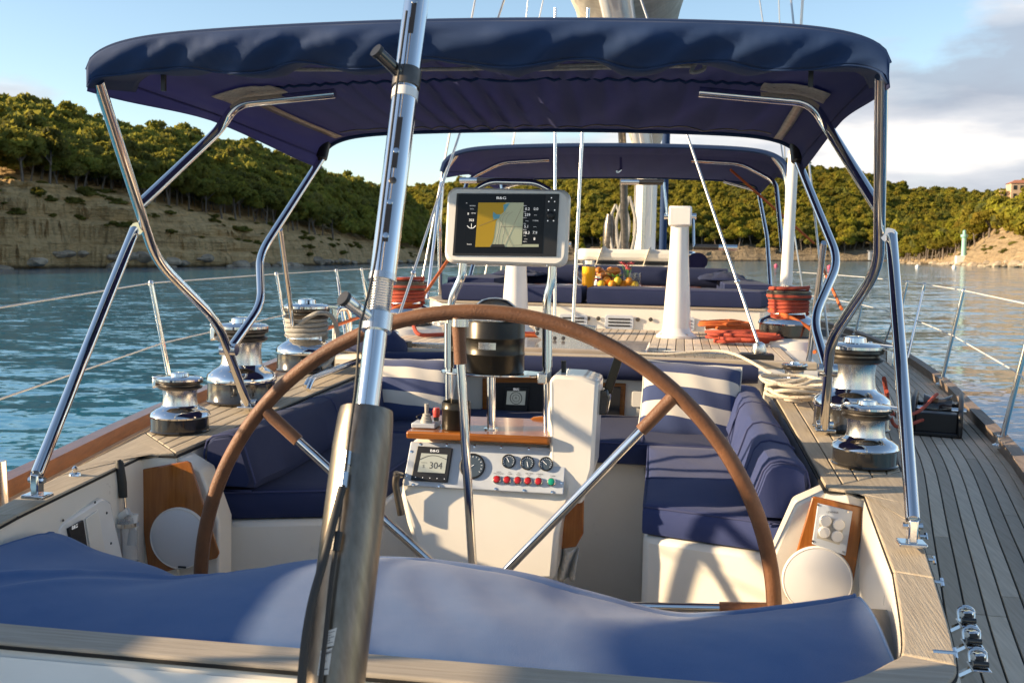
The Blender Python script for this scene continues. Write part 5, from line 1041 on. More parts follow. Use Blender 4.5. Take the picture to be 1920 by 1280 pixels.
# ================================================================== ROPES
def rope_pile(label, name, c, rx, ry, loops, m, r, seed, zmul=1.0, group=None, cat='rope'):
    g = random.Random(seed); pts = []; c = Vector(c)
    for i in range(loops * 7):
        a = 2 * math.pi * i / 7 + g.uniform(-.25, .25); k = g.uniform(.55, 1.05); lay = i / (loops * 7)
        pts.append(c + V(math.cos(a) * rx * k + g.uniform(-.02, .02), math.sin(a) * ry * k, r + zmul * r * 2.4 * (lay * 2.0 + g.uniform(0, .6))))
    return single(name, label, cat, MB().tube(spline(pts, 5), r, 7), m, loc=c, group=group)
c = aZ(1400, 645, BZ); rope_pile('heap of red rope flaked on the bridge deck planks beside the starboard winch', 'rope_heap', V(c.x, c.y, BZ + .004), .27, .24, 9, 'red_rope', .011, 4)
c = aZ(1370, 632, BZ); rope_pile('orange rope lying over the red heap on the bridge deck', 'rope_heap', V(c.x - .02, c.y + .1, BZ + .03), .20, .17, 5, 'orange_rope', .011, 9)
c = aZ(1475, 742, 1.70); rope_pile('pale flecked rope coil hanging over the starboard coaming edge', 'rope_coil', V(1.05, 4.58, 1.692), .15, .13, 9, 'pale_rope', .0078, 21, 2.2)
single('rope_tail', 'pale flecked rope running from the coil to the short starboard winch', 'rope', MB().tube(spline([V(1.08, 4.66, 1.72), V(1.18, 4.8, 1.76), V(1.23, 4.9, 1.80)], 6), .0078, 7).tube(spline([V(1.0, 5.04, 1.76), V(.8, 5.42, 1.825), V(.5, 5.44, 1.80), V(.3, 5.44, 1.80)], 6), .0078, 7), 'pale_rope')
single('port_rope_loop', 'pair of thick red and orange ropes running along the port side of the bridge deck', 'rope', MB().tube(spline([V(-1.10, 6.45, 1.83), V(-1.02, 6.3, 1.79), V(-.9, 6.5, 1.78), V(-.55, 6.75, 1.78), V(.05, 6.9, 1.78)], 8), .013, 8), 'red_rope')
single('port_rope', 'short orange rope lying beside the red one on the port bridge deck', 'rope', MB().tube(spline([V(-.72, 6.5, 1.778), V(-.5, 6.62, 1.778), V(.0, 6.72, 1.778), V(.1, 6.7, 1.778)], 8), .012, 8), 'orange_rope')
single('jib_sheet', 'dull red sheet led along the starboard side deck to the black block', 'rope', MB().tube(spline([V(1.33, 4.1, 1.86), V(1.55, 5.0, 1.60), V(1.74, 5.4, 1.56), V(1.90, 5.75, 1.60), V(1.97, 6.0, 1.58)], 6), .0085, 8).tube(spline([V(1.36, 4.2, 1.80), V(1.58, 5.1, 1.53), V(1.80, 5.55, 1.50)], 6), .0085, 8), 'red_rope')
single('orange_sheet', 'orange rope stretched along the port side deck above the toe rail', 'rope', MB().tube([V(-1.35, 5.3, 1.86), V(-1.9, 8.2, 1.80)], .012, 8), 'orange_rope')
single('orange_preventer', 'orange line slanting down beside the far canopy to the starboard deck', 'rope', MB().tube([V(.95, 9.2, 3.05), V(1.75, 9.9, 2.45)], .011, 8).tube([V(1.80, 9.7, 2.25), V(1.62, 7.2, 1.98)], .011, 8), 'orange_rope')
single('orange_preventer', 'orange line slanting down left of the chart screen to the port winch', 'rope', MB().tube([V(-1.13, 8.1, 2.42), V(-1.18, 6.95, 1.98)], .011, 8), 'orange_rope')
# ================================================================== STANCHIONS, LIFELINES
SY = [5.17, 7.70, 9.55, 10.5, 12.6, 14.8, 17.0]
for s in (-1, 1):
    side = 'starboard' if s > 0 else 'port'; tops, mids = [], []
    words = ['nearest the stern', 'second from the stern', 'third from the stern, at the gate', 'fourth from the stern, at the gate', 'fifth from the stern', 'sixth from the stern', 'seventh from the stern']
    for k, y in enumerate(SY):
        b0 = V(s * (hb(y) - .05), y, DZ + .03); tp = b0 + V(s * .10, -.06, .67); tops.append(tp); mids.append(b0.lerp(tp, .53))
        st = thing('stanchion', 'polished %s rail stanchion, %s' % (side, words[k]), 'stanchion', b0, 'lifeline stanchions')
        part(st, 'post', MB().tube([b0, tp], [.0135, .0125], 12), 'chrome'); part(st, 'base', MB().lathe([(.036, 0), (.036, .012), (.02, .02), (.019, .055), (.014, .058)], b0, 16), 'chrome')
        part(st, 'top_ferrule', MB().lathe([(.0145, -.012), (.015, .004), (.008, .014)], tp, 10), 'satin')
        if k in (2, 3): part(st, 'brace', MB().tube([b0 + V(-s * .05, .22 if k == 3 else -.22, 0), b0.lerp(tp, .93)], .009, 8), 'chrome')
    e0 = V(s * (hb(1.2) - .1), 1.2, DZ + .62)
    for nm, P, dz in (('upper', tops, 0), ('lower', mids, -.31)):
        single('lifeline', '%s white-coated wire lifeline along the %s rail' % (nm, side), 'lifeline', MB().tube([e0 + V(0, 0, dz * 1.0)] + P, .0042, 7), 'white_wire', group='lifelines')
    pu = V(s * (hb(2.45) - .08), 2.45, DZ)
    if s < 0: th = thing('pushpit_post', 'polished upright at the far left edge with a wrapped line', 'post', V(-1.615, 3.05, DZ)); part(th, 'post', MB().tube([V(-1.565, 3.02, DZ), V(-1.56, 3.0, DZ + .20)], .016, 12), 'chrome')
for k, (y, lab) in enumerate(((6.05, 'polished hoop rail on the port side deck, nearer one'), (6.75, 'polished hoop rail on the port side deck, farther one'))):
    x = -1.62 - .05 * k; single('hoop_rail', lab, 'rail', MB().tube(smooth_path([V(x, y - .16, DZ), V(x, y - .16, DZ + .50), V(x, y + .16, DZ + .50), V(x, y + .16, DZ)], .12, 8), .016, 12), 'chrome', group='port hoop rails')
# ================================================================== SPEAKERS, SWITCH PANELS ON THE LOCKERS
def face_prism(pxs, y, d=-.008): return MB().prism([aY(x, yv, y) for x, yv in pxs], (0, d, 0))
for nm, plate, ctr, rad in (('port', [(257, 884), (262, 880), (352, 863), (360, 866), (413, 1035), (408, 1045), (290, 1076), (280, 1072)], (338, 1008), .0985), ('starboard', [(1527, 929), (1616, 949), (1622, 956), (1598, 1100), (1560, 1130), (1474, 1120), (1476, 1090), (1522, 931)], (1532, 1086), .0985)):
    y = 3.034; th = thing('speaker_panel', 'varnished wooden panel with a round white speaker on the %s side of the helm' % nm, 'speaker', aY(*ctr, y) - V(0, 0, .15), 'cockpit speakers')
    pl_ = part(th, 'wood_panel', face_prism(plate, y), 'varnish', bevel=.006); c = aY(*ctr, y - .008)
    part(th, 'speaker_ring', MB().lathe([(rad, 0), (rad, .008), (rad * .97, .012), (rad * .955, .011)], c, 44, (0, -1, 0)), 'white_paint'); part(th, 'grille', MB().lathe([(rad * .955, .0105), (rad * .7, .0165), (rad * .35, .0195), (.002, .0205)], c, 44, (0, -1, 0)), 'speaker_white')
    part(th, 'badge', MB().box(c + V(.012, -.013, -rad * .90), (.026, .004, .006)), 'ink', smooth=False)
    if nm == 'starboard':
        sp = part(th, 'switch_panel', face_prism([(1533, 942), (1598, 957), (1585, 1040), (1522, 1018)], y - .0085), 'grey_box', bevel=.002)
        part(sp, 'recess', face_prism([(1540, 966), (1584, 977), (1574, 1021), (1531, 1008)], y - .0168, -.0006), 'grey_plastic', smooth=False)
        for px, py in ((1547, 975), (1572, 982), (1545, 996), (1569, 1004)):
            cc_ = aY(px, py, y - .0172); kb = part(sp, 'round_switch', MB().lathe([(.0165, 0), (.0165, .010), (.014, .0125), (.001, .0125)], cc_, 20, (0, -1, 0)), 'white_paint')
        text(sp, 'LEWMAR', .008, aY(1561, 960, y - .0172), (1, 0, 0), (0, 0, 1), 'ink')
        for px, py in ((1534, 946), (1590, 959), (1581, 1034), (1524, 1014)): part(sp, 'screw', MB().lathe([(.0035, 0), (.003, .0015)], aY(px, py, y - .017), 8, (0, -1, 0)), 'chrome')
part(yacht, 'side_lining', MB().prism([(1.066, 2.45, 1.50), (1.085, 2.85, 1.54), (1.085, 2.85, 1.10), (1.066, 2.45, 1.10)], (-.01, 0, 0)), 'varnish', bevel=.004)
# port inner wall: recessed control panel, winch handle holder
def pwx(y): return -(coam_in(y)) + .002
def wall(pxs, x, d): return MB().prism([aX(px, py, x) for px, py in pxs], (d, 0, 0))
WX = -1.052
cpn = thing('autopilot_panel', 'white moulded panel with a black key pad on the port helm wall', 'panel', aX(165, 1010, WX))
part(cpn, 'moulding', wall([(96, 990), (104, 980), (180, 932), (195, 940), (222, 1060), (150, 1090), (100, 1060)], WX - .015, .022), 'white_paint', bevel=.006)
kp = part(cpn, 'key_pad', wall([(124, 990), (152, 974), (162, 1040), (135, 1050)], WX + .0075, .008), 'black', bevel=.002)
text(kp, 'B&G', .015, aX(140, 987, WX + .016), (0, 1, .0), (0, 0, 1), 'print_white')
part(cpn, 'cover', wall([(158, 972), (182, 955), (198, 1050), (172, 1065)], WX + .0075, .005), 'gelcoat', bevel=.002)
for px, py in ((118, 975), (178, 941), (200, 961), (208, 1018)): part(cpn, 'screw', MB().lathe([(.004, 0), (.003, .002)], aX(px, py, WX + .0075), 8, (1, 0, 0)), 'ink')
hp = aY(238, 975, 2.86); hd = thing('winch_handle_holder', 'clear tube holder with steel ring on the port helm wall', 'holder', aY(240, 1060, 2.86))
part(hd, 'tube', MB().tube([aY(241, 1062, 2.86), aY(238, 968, 2.86)], .029, 20, caps=False), mat('clear_acrylic', (.8, .82, .84), .15, trans=.75)); part(hd, 'ring', MB().lathe([(.034, 0), (.034, .012), (.031, .012), (.031, 0)], aY(238, 985, 2.86), 24), 'chrome'); part(hd, 'lower_ring', MB().lathe([(.031, 0), (.031, .022), (.02, .022)], aY(243, 1066, 2.86), 20), 'satin'); part(hd, 'back_plate', MB().box(hp + V(-.06, .0, -.03), (.05, .03, .14)), 'white_paint', bevel=.004)
wh = thing('winch_handle', 'winch handle with black grip standing in the clear holder', 'winch handle', aY(238, 975, 2.86))
part(wh, 'grip', MB().tube([aY(231, 932, 2.86), aY(229, 905, 2.86), aY(224, 868, 2.86), aY(222, 862, 2.86)], [.012, .0135, .0125, .006], 14), 'rubber'); part(wh, 'shaft', MB().tube([aY(236, 975, 2.86), aY(232, 930, 2.86)], .0055, 10), 'chrome'); part(wh, 'arm', MB().tube([aY(226, 968, 2.86), aY(240, 958, 2.86), aY(252, 964, 2.86), aY(246, 1020, 2.86)], .012, 10), 'white_paint')
# ================================================================== FORWARD BULKHEAD INSTRUMENTS
ip = thing('instrument_board', 'black instrument board in a wooden frame with a small round-dial display, on the forward bulkhead', 'instrument', aY(965, 775, 5.255))
part(ip, 'frame', MB().prism([aY(x, y, 5.262) for x, y in ((905, 708), (1040, 708), (1040, 776), (905, 776))], (0, -.012, 0)), 'varnish_x', bevel=.004); part(ip, 'board', MB().prism([aY(x, y, 5.249) for x, y in ((925, 717), (1035, 717), (1035, 774), (927, 773))], (0, -.006, 0)), 'black', smooth=False)
dd = part(ip, 'display', MB().prism([aY(x, y, 5.242) for x, y in ((946, 725), (992, 725), (990, 770), (944, 770))], (0, -.012, 0)), 'black', bevel=.003); part(dd, 'screen', MB().prism([aY(x, y, 5.2295) for x, y in ((951, 733), (986, 733), (984, 759), (949, 758))], (0, -.001, 0)), 'lcd', smooth=False)
dc = aY(967.5, 746, 5.2275); part(dd, 'dial', MB().tube([dc + V(math.cos(a) * .030, 0, math.sin(a) * .030) for a in np.linspace(0, 6.28, 28)], .0018, 5).tube([dc + V(math.cos(a) * .018, 0, math.sin(a) * .018) for a in np.linspace(0, 6.28, 24)], .0012, 5), 'ink'); text(dd, 'A', .02, dc, (1, 0, 0), (0, 0, 1), 'ink'); text(dd, 'B&G', .016, aY(968, 729.5, 5.2295), (1, 0, 0), (0, 0, 1), 'print_white')
ip2 = thing('engine_panel', 'black panel in a wooden frame right of the throttle lever', 'instrument', aY(1150, 785, 5.255)); part(ip2, 'frame', MB().prism([aY(x, y, 5.262) for x, y in ((1108, 716), (1174, 718), (1170, 786), (1108, 786))], (0, -.012, 0)), 'varnish_x', bevel=.004); part(ip2, 'board', MB().prism([aY(x, y, 5.249) for x, y in ((1112, 724), (1164, 725), (1161, 780), (1112, 780))], (0, -.006, 0)), 'black', smooth=False)
for px, py in ((1021, 727), (1019, 769)): part(ip, 'screw', MB().lathe([(.006, 0), (.004, .003)], aY(px, py, 5.2425), 8, (0, -1, 0)), 'chrome')
single('wall_socket', 'small round clear socket cover on the white bulkhead left of the striped pillow', 'socket', MB().prism(rrect(aY(1196, 748, 5.262), V(1, 0, 0), V(0, 0, 1), .06, .08, .012), (0, -.008, 0)), 'white_paint', bevel=.002)
# companionway hatch on the bridge deck, perforated plate, traveller
single('companionway_hatch', 'smoky beige sliding hatch in the middle of the bridge deck', 'hatch', MB().prism(rrect(V(-.06, 5.82, BZ + .012), V(1, 0, 0), V(0, 1, 0), .92, .66, .05), (0, 0, .03)), mat('smoky_acrylic', (.33, .27, .22), .16, coat=.6, col2=(.42, .36, .30), nscale=3), bevel=.008)
pcn = aY(1085, 628, 6.0); hol = thing('perforated_plate', 'grey metal plate with a row of holes standing on the bridge deck behind the compass', 'plate', V(pcn.x, 6.0, BZ + .04)); ol = [aY(x, y, 6.0) for x, y in ((1001, 612), (1008, 604), (1060, 604), (1118, 612), (1112, 636), (1092, 646), (1020, 640), (1006, 630))]; part(hol, 'plate', MB().prism(ol, (0, .03, 0)), 'satin', bevel=.003)
for px, py in ((1008, 616), (1007, 625), (1020, 630), (1040, 634), (1056, 634), (1072, 633), (1086, 630), (1094, 634), (1046, 614)): part(hol, 'hole', MB().lathe([(.012, 0), (.010, .001)], aY(px, py, 5.9985), 12, (0, -1, 0)), 'ink')
part(hol, 'foot', MB().box(V(pcn.x, 6.01, BZ + .06), (.10, .05, .05)), 'satin', smooth=False)
tv = thing('mainsheet_traveller', 'grey mainsheet traveller bar across the bridge deck', 'traveller', V(0, 5.62, BZ)); part(tv, 'track', MB().box((0, 5.62, BZ + .022), (2.1, .045, .028)), 'satin', smooth=False, bevel=.004)
for s in (-1, 1): part(tv, 'end_block', MB().box((s * .96, 5.50, BZ + .025), (.17, .10, .05)), 'black', bevel=.006); part(tv, 'sheave', MB().lathe([(.035, 0), (.04, .015), (.03, .05), (.012, .06)], (s * .97, 5.50, BZ + .05), 18), 'satin')
for s, pa, pb in ((1, (1443, 668), (1290, 258)), (-1, (722, 640), (862, 250))):
    a_ = V(s * .97, 5.50, BZ + .09); b2 = aY(pb[0], pb[1], 6.3); ms = thing('mainsheet_line', 'taut thin %s line rising from the traveller end to the boom' % ('starboard' if s > 0 else 'port'), 'line', a_, 'mainsheet legs'); dirv = (b2 - a_); part(ms, 'line', MB().tube([a_, a_ + dirv * 1.9], .0075, 8), 'wire'); k = a_ + dirv * .28; part(ms, 'ball', MB().lathe([(.002, -.016), (.014, -.008), (.016, 0), (.014, .008), (.002, .016)], k, 12, dirv), 'satin')
for (x1, y1, x2, y2, Yv, rr, lab) in ((1041, 600, 1041, 246, 6.2, .010, 'upright steel tube behind the right edge of the chart screen'), (1074, 604, 1092, 246, 6.3, .011, 'leaning steel tube right of the chart screen')):
    a_, b2 = aY(x1, y1, Yv), aY(x2, y2, Yv + .1); a_.z = BZ + .05; single('steel_strut', lab, 'strut', MB().tube([a_, b2 + (b2 - a_) * .6], rr, 10), 'satin')
# ================================================================== SIDE DECK HARDWARE
bk = V(1.93, 5.86, DZ); blk = thing('sheet_block', 'large black turning block on the starboard side deck', 'block', bk + V(0, 0, .004)); yawb = Matrix.Rotation(R(-14), 3, 'Z'); bq = lambda x, y, z: bk + yawb @ V(x, y, z)
for x in (-.115, .115): part(blk, 'cheek', MB().prism([bq(x, y, z) for y, z in ((-.30, .01), (.30, .01), (.30, .10), (.20, .185), (-.16, .185), (-.30, .12))], yawb @ V(.024, 0, 0)), 'black', bevel=.008)
for y, w in ((-.22, .10), (.22, .10)): part(blk, 'crosspiece', MB().box(bq(.012, y, .07), (.205, w, .10), yawb), 'black', bevel=.006)
part(blk, 'base_plate', MB().box(bq(.012, 0, .014), (.25, .58, .020), yawb), 'black', bevel=.004)
part(blk, 'sheave', MB().lathe([(.085, -.07), (.065, -.03), (.06, 0), (.065, .03), (.085, .07)], bq(.012, 0, .105), 22, yawb @ V(1, 0, 0)), 'dark_chrome'); part(blk, 'pin', MB().tube([bq(-.125, 0, .105), bq(.155, 0, .105)], .016, 10), 'chrome')
for k, (px, py) in enumerate(((1812, 1152), (1822, 1190), (1834, 1232))):
    c = aX(px, py, 1.165 - .01 * k); words = ['farthest', 'middle', 'nearest'][k]
    ff = thing('chrome_fairlead', '%s of three chrome fairleads outside the starboard aft coaming' % words, 'fairlead', c - V(0, 0, .03), 'chrome fairleads')
    part(ff, 'body', MB().box(c, (.026, .022, .020), Matrix.Rotation(R(20), 3, 'Z')), 'chrome', bevel=.006); part(ff, 'slot', MB().box(c + V(0, -.009, .003), (.015, .008, .008)), 'ink', smooth=False); part(ff, 'bail', MB().tube(spline([c + V(-.015, .0, -.009), c + V(-.0145, .006, .008), c + V(0, .009, .0145), c + V(.0145, .006, .008), c + V(.015, 0, -.009)], 5), .0035, 8), 'chrome'); part(ff, 'roller', MB().tube([c + V(-.014, -.018, -.006), c + V(.014, -.018, -.006)], .006, 12), 'dark_chrome'); part(ff, 'plate', MB().box(c + V(.0, -.009, -.0145), (.034, .050, .004)), 'chrome', bevel=.002)
    part(ff, 'strut', MB().tube([c + V(0, 0, -.018), c + V(-.045, 0, -.045)], .008, 8), 'chrome')
for k, (px, py) in enumerate(((1743, 1006), (1758, 1050), (1774, 1092), (1800, 1225))):
    c = aY(px, py, 2.62 - .17 * k) if k < 3 else aY(px, py, 1.86); single('coaming_hook', ['first small steel hook outside the starboard coaming, farthest forward', 'second small steel hook outside the starboard coaming', 'third small steel hook outside the starboard coaming', 'small steel hook beside the nearest chrome fairlead'][k], 'hook', MB().tube([c + V(-.045, 0, 0), c + V(-.006, 0, 0)], .0045, 8).tube([c + V(-.008, -.008, -.006), c + V(-.008, .008, .006)], .004, 6), 'chrome', group='coaming hooks')
single('grab_rail', 'pair of polished rails along the port coaming beside the navy backrest', 'rail', MB().tube(smooth_path([V(-1.03, 4.35, 1.69), V(-1.03, 4.40, 1.73), V(-1.03, 5.25, 1.745), V(-1.03, 5.3, 1.70)], .04), .011, 12).tube(smooth_path([V(-1.08, 4.45, 1.69), V(-1.08, 4.5, 1.72), V(-1.08, 5.25, 1.735), V(-1.08, 5.3, 1.70)], .04), .011, 12), 'chrome')
single('coaming_cleat', 'small steel eye on the port coaming beside the brace foot', 'cleat', MB().lathe([(.018, 0), (.016, .006), (.007, .01), (.008, .022), (.003, .028)], V(-1.13, 2.72, capz(2.7)), 14), 'chrome')
# ================================================================== COFFEE GRINDERS
for s, x, words in ((1, .545, 'starboard'), (-1, -.545, 'port')):
    c = V(x, 7.05, BZ + .003); gr = thing('winch_grinder', 'white pedestal winch grinder on the %s half of the bridge deck' % words, 'grinder', c, 'pedestal grinders')
    part(gr, 'flange', MB().lathe([(.135, 0), (.135, .015), (.10, .04), (.092, .07)], c, 28), 'white_paint'); part(gr, 'column', MB().lathe([(.094, .05), (.082, .28), (.066, .52), (.060, .70), (.06, .74)], c, 28), 'white_paint'); part(gr, 'head', MB().box(c + V(0, 0, .80), (.15, .15, .13)), 'white_paint', bevel=.012)
    for q in (-1, 1):
        h0 = c + V(q * .085, 0, .80); h1 = h0 + V(q * .02 - .0, 0, .0) + V(-.03 * q * 0, -.02, .22 if q < 0 else -.20) + V(-.01, 0, 0); part(gr, 'crank_arm', MB().tube([h0, h1], .020, 8, flat=.5), 'blue_steel'); part(gr, 'axle', MB().tube([c + V(q * .07, 0, .80), h0 + V(q * .02, 0, 0)], .022, 12), 'chrome')
        part(gr, 'handle', MB().tube([h1, h1 + V(q * .16, 0, 0)], .019, 14), 'dark_chrome'); part(gr, 'handle_sleeve', MB().tube([h1 + V(q * .16, 0, 0), h1 + V(q * .28, 0, 0)], .020, 14), 'chrome')
    for k in range(4): a = k * 1.57 + .6; part(gr, 'bolt', MB().lathe([(.012, .014), (.012, .026), (.004, .03)], c + V(math.cos(a) * .115, math.sin(a) * .115, 0), 8), 'satin')
# ================================================================== CENTRE COCKPIT AND BREAKFAST
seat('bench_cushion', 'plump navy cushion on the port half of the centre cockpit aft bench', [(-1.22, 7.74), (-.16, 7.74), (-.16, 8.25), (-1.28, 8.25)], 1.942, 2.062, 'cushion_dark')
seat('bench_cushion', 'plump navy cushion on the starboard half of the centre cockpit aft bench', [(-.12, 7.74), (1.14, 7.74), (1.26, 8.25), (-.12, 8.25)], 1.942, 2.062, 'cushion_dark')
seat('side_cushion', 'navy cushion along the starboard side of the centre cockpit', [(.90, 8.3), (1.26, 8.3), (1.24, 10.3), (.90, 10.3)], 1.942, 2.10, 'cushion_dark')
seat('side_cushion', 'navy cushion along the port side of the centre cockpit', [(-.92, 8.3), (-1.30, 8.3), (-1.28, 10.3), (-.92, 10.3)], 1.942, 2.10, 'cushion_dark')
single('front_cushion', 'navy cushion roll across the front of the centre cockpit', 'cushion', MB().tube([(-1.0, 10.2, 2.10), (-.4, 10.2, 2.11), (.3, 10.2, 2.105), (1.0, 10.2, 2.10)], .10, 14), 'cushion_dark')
for s, lab in ((-1, 'crumpled navy cloth on the port side of the breakfast table'), (1, 'crumpled navy cloth on the starboard side of the centre cockpit')):
    single('crumpled_cover', lab, 'cloth', MB().grid(lambda u, v: V(s * (.72 + .42 * u), 9.3 + .9 * v, 2.105 + .11 * float(fbm(u * 4 + 3 * s, v * 4, 4, 5)) * math.sin(math.pi * u) ** .5 * math.sin(math.pi * v) ** .5), 26, 26), 'cushion_dark', solid=.004)
TZ = 2.035
tb = thing('breakfast_table', 'wooden cockpit table laid for breakfast under the far canopy', 'table', V(0, 9.1, 1.942)); part(tb, 'tabletop', MB().prism(rrect(V(0, 9.1, TZ - .025), V(1, 0, 0), V(0, 1, 0), 1.5, 1.2, .06), (0, 0, .025)), 'varnish_x', bevel=.006); part(tb, 'pedestal', MB().box((0, 9.1, 1.975), (.9, .25, .07)), 'white_paint', bevel=.01)
def tp(px, y=8.75): p = aY(px, 545, y); return V(p.x, y, TZ + .0005)
jg = tp(1103); ju = thing('juice_jug', 'tall glass jug of orange juice on the breakfast table', 'jug', jg); part(ju, 'glass', MB().lathe([(.056, .172), (.050, .195), (.056, .222), (.053, .221), (.047, .195), (.053, .172)], jg, 28), 'glass'); part(ju, 'juice', MB().lathe([(.050, 0), (.054, .008), (.056, .168), (.052, .171), (.002, .171)], jg, 24), 'juice'); part(ju, 'handle', MB().tube(spline([jg + V(-.053, 0, .18), jg + V(-.095, 0, .17), jg + V(-.095, 0, .09), jg + V(-.055, 0, .05)], 6), .006, 8), 'glass')
bk_ = tp(1140, 8.9); bsk = thing('bread_basket', 'basket of golden croissants behind the fruit', 'basket', bk_); part(bsk, 'basket', MB().lathe([(.10, 0), (.14, .07), (.135, .072), (.095, .008), (.002, .008)], bk_, 24), mat('wicker', (.30, .17, .08), .8, bump=.004, bscale=90))
cr_m = mat('croissant_crust', (.62, .27, .06), .45, col2=(.40, .14, .03), nscale=25, coat=.2)
for k in range(6):
    a = k * 1.05; cpt = bk_ + V(math.cos(a) * .07, math.sin(a) * .06, .085 + .03 * (k % 2)); dirc = V(math.cos(a + 1.3), math.sin(a + 1.3), .25); single('croissant', ['golden croissant at the left rim of the basket', 'golden croissant at the back of the basket', 'golden croissant lying on top of the basket', 'golden croissant at the far right rim of the basket', 'golden croissant at the right front of the basket', 'golden croissant at the front of the basket'][k], 'croissant', MB().tube(spline([cpt - dirc * .07, cpt - dirc * .03 + V(0, 0, .018), cpt + dirc * .03 + V(0, 0, .018), cpt + dirc * .07], 4), [.010, .018, .024, .028, .030, .032, .032, .030, .030, .028, .024, .018, .010], 10), cr_m, group='croissants')
jr = tp(1121, 8.55); jj = thing('jam_jar', 'small jar of dark red jam beside the juice', 'jar', jr); part(jj, 'glass', MB().lathe([(.028, 0), (.032, .01), (.032, .07), (.026, .08)], jr, 20), mat('red_jam', (.12, .015, .02), .15, coat=.6)); part(jj, 'lid', MB().lathe([(.03, .08), (.03, .098), (.001, .1)], jr, 20), 'chrome'); part(jj, 'paper_label', MB().lathe([(.0326, .022), (.0326, .055)], jr, 20, cap=False), 'sticker')
fr_m = mat('orange_peel', (.75, .28, .02), .45, bump=.002, bscale=200); ban = mat('banana_skin', (.75, .50, .04), .5); fb = tp(1150, 8.5)
for k in range(7):
    c = fb + V(-.10 + .045 * k, .03 * math.sin(2 * k), .034 + .028 * (k % 2)); single('orange_fruit' if k % 3 else 'lemon_fruit', ['yellow fruit at the left end of the pile', 'small orange second from the left of the pile', 'small orange in the left middle of the pile', 'yellow fruit in the middle of the pile', 'small orange right of the middle of the pile', 'small orange second from the right of the pile', 'yellow fruit at the right end of the pile'][k], 'fruit', MB().lathe([(.004, -.034), (.022, -.026), (.033, -.006), (.032, .010), (.02, .028), (.003, .034)], c, 16), fr_m if k % 3 else ban, group='breakfast fruit')
leafm = mat('fresh_green_leaf', (.10, .28, .04), .5); lf = fb + V(.02, .03, .08); mb = MB()
for k in range(9): a = k * .7; d = V(math.cos(a), math.sin(a) * .5, .5); w = V(-d.y, d.x, 0).normalized() * .014; mb.add([lf, lf + d * .04 + w, lf + d * .08, lf + d * .04 - w], [(0, 1, 2, 3)])
single('leaf_garnish', 'green leaves garnishing the fruit', 'leaves', mb, leafm, solid=.001)
vs_ = tp(1176, 8.8); va = thing('flower_vase', 'glass vase of pink flowers on the breakfast table', 'vase', vs_); part(va, 'glass', MB().lathe([(.034, 0), (.037, .01), (.039, .12), (.037, .12), (.034, .012), (.002, .012)], vs_, 22), 'glass'); pet = mat('pink_petals', (.55, .07, .12), .6, col2=(.65, .2, .2), nscale=40); g = random.Random(5)
for k in range(7):
    c = vs_ + V(g.uniform(-.05, .04), g.uniform(-.03, .03), g.uniform(.14, .20)); part(va, 'stem', MB().tube([vs_ + V(0, 0, .02), c], .0025, 5), leafm); mb = MB()
    for q in range(10): a = q * .63; d = V(math.cos(a), math.sin(a), .3 + .5 * (q % 2)); w = V(-d.y, d.x, 0) * .011; mb.add([c, c + d * .014 + w, c + d * .028, c + d * .014 - w], [(0, 1, 2, 3)])
    part(va, 'flower', mb, pet, solid=.001)
for k, (px, y, lab) in enumerate(((1194, 8.6, 'empty tumbler right of the flower vase'), (1087, 8.7, 'empty tumbler left of the juice jug'), (1185, 8.45, 'empty tumbler in front of the flower vase'))):
    c = tp(px, y); single('tumbler', lab, 'glass', MB().lathe([(.030, 0), (.036, .13), (.034, .13), (.028, .012), (.002, .012)], c, 22), 'glass', group='breakfast tumblers')
for px, y, lab in ((1068, 8.75, 'white plate at the port end of the breakfast table'), (1222, 8.7, 'white plate at the starboard end of the breakfast table')):
    c = tp(px, y); single('plate', lab, 'plate', MB().lathe([(.06, 0), (.11, .012), (.112, .016), (.06, .006), (.002, .006)], c, 28), 'white_paint', group='breakfast plates')
# ---- coachroof gear
lc = V(0, 11.6, 2.062); lr = thing('liferaft_canister', 'white liferaft case with two webbing straps on the coachroof before the mast', 'liferaft', lc); part(lr, 'lower_shell', MB().prism(rrect(lc + V(0, 0, .06), V(1, 0, 0), V(0, 1, 0), 1.12, .75, .14), (0, 0, .09)), 'white_paint', bevel=.03); part(lr, 'dark_band', MB().prism(rrect(lc + V(0, 0, .148), V(1, 0, 0), V(0, 1, 0), 1.10, .73, .13), (0, 0, .034)), 'black', smooth=False); part(lr, 'upper_shell', MB().prism(rrect(lc + V(0, 0, .18), V(1, 0, 0), V(0, 1, 0), 1.13, .76, .14), (0, 0, .13)), 'white_paint', bevel=.045); part(lr, 'cradle', MB().box(lc + V(-.4, 0, .03), (.06, .8, .062)).box(lc + V(.4, 0, .03), (.06, .8, .062)), 'satin', smooth=False)
for x in (-.28, .22): part(lr, 'strap', MB().tube([lc + V(x - .06, -.40, .01), lc + V(x - .05, -.40, .15), lc + V(x, -.392, .30), lc + V(x, 0, .318), lc + V(x, .39, .30), lc + V(x, .40, .01)], .028, 8, flat=.25), 'cream')
for x, y, w in ((-.78, 10.9, 'port'), (.72, 10.75, 'starboard')):
    c = V(x, y, 2.06); cv = thing('cowl_vent', 'polished cowl vent on the %s side of the coachroof' % w, 'vent', c, 'cowl vents'); part(cv, 'cowl', MB().tube(smooth_path([c, c + V(0, 0, .13), c + V(0, -.14, .20)], .08), [.05] * 4 + [.062] * 3 + [.085, .10], 18), 'chrome'); part(cv, 'base', MB().lathe([(.09, 0), (.09, .012), (.055, .03)], c, 20), 'chrome')
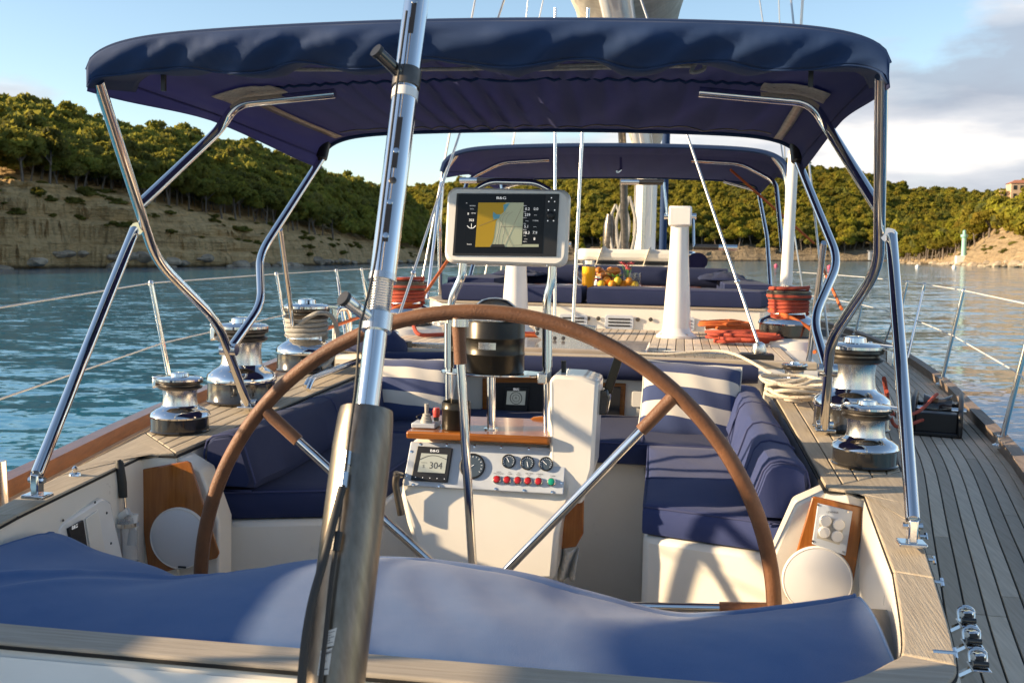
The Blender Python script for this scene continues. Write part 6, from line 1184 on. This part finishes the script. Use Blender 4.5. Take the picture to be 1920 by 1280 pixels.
ap = aY(1474, 545, 7.5); pol = thing('antenna_pole', 'thick white pole with a whip antenna behind the starboard rope winch', 'antenna', V(ap.x, 7.62, DZ)); part(pol, 'pole', MB().tube([V(ap.x, 7.62, DZ), V(ap.x + .02, 7.6, 3.03)], [.047, .036], 18), 'white_paint'); part(pol, 'cap', MB().lathe([(.038, 0), (.038, .02), (.012, .03)], V(ap.x + .02, 7.6, 3.03), 16), 'grey_plastic'); part(pol, 'whip', MB().tube([V(ap.x + .02, 7.6, 3.05), V(ap.x + .06, 7.6, 5.2)], [.011, .007], 8), 'white_paint')
for (p0, p1, lab) in ((V(hb(15.8) - .15, 15.6, DZ), V(.1, 16.2, 28), 'starboard cap shroud wire running up to the masthead'), (V(-hb(15.8) + .15, 15.6, DZ), V(-.1, 16.2, 28), 'port cap shroud wire running up to the masthead'), (V(hb(14.6) - .2, 14.5, DZ), V(.1, 16.2, 14), 'starboard lower shroud wire behind the far canopy'), (V(-hb(14.6) + .2, 14.5, DZ), V(-.1, 16.2, 14), 'port lower shroud wire behind the far canopy'), (V(1.85, 9.2, DZ), V(1.25, 10.5, 6.5), 'starboard running backstay wire beside the far canopy'), (V(-1.85, 9.2, DZ), V(-1.25, 10.5, 6.5), 'port running backstay wire beside the far canopy')):
    single('rigging_wire', lab, 'rigging', MB().tube([p0, p1], .010, 8), 'wire', group='standing rigging')
single('bundled_cover', 'crumpled navy cover bundled on the port corner of the bridge deck', 'cloth', MB().grid(lambda u, v: (lambda a, b__: V(-1.02 + .17 * math.cos(a) * math.sin(b__), 5.35 + .14 * math.sin(a) * math.sin(b__), 1.775 + (.09 + .05 * float(fbm(2 * math.cos(a) + 4, 3 * b__ + math.sin(a), 4, 2))) * math.cos(b__)))(6.2832 * u, 1.57 * v + .001), 40, 20), 'cushion_dark')
# port quarter, out of frame: cloth and board added to shade the helm cushion
wc = thing('shade_cloth', 'navy cloth on rails, added out of view to shade the helm cushion', 'cloth', V(-1.58, 1.2, DZ)); part(wc, 'cloth', MB().grid(lambda u, v: V(-1.60 + .03 * math.sin(9 * u) * v, .1 + 2.2 * u, DZ + .08 + (.50 - .03 * math.sin(7 * u)) * v), 40, 8), 'navy_trim', solid=.003)
for y in (.1, 1.2, 2.3): part(wc, 'post', MB().tube([V(-1.60, y, DZ - .08), V(-1.60, y, DZ + 1.0)], .0135, 10), 'chrome')
part(wc, 'rail', MB().tube([V(-1.60, -.6, DZ + .60), V(-1.60, 2.3, DZ + .60)], .0135, 10), 'chrome')
single('shade_board', 'narrow teak board on edge, added out of view to shade the helm cushion', 'shade board', MB().box((-1.57, 1.25, 2.295), (.03, 2.15, .17)), 'teak', smooth=False, bevel=.004)  # added blocker: shades the starboard part of the helm cushion
# ================================================================== set the whole yacht to its heel
for o in YACHT_TOP:
    o.matrix_world = HM @ Matrix.Translation(o.location)
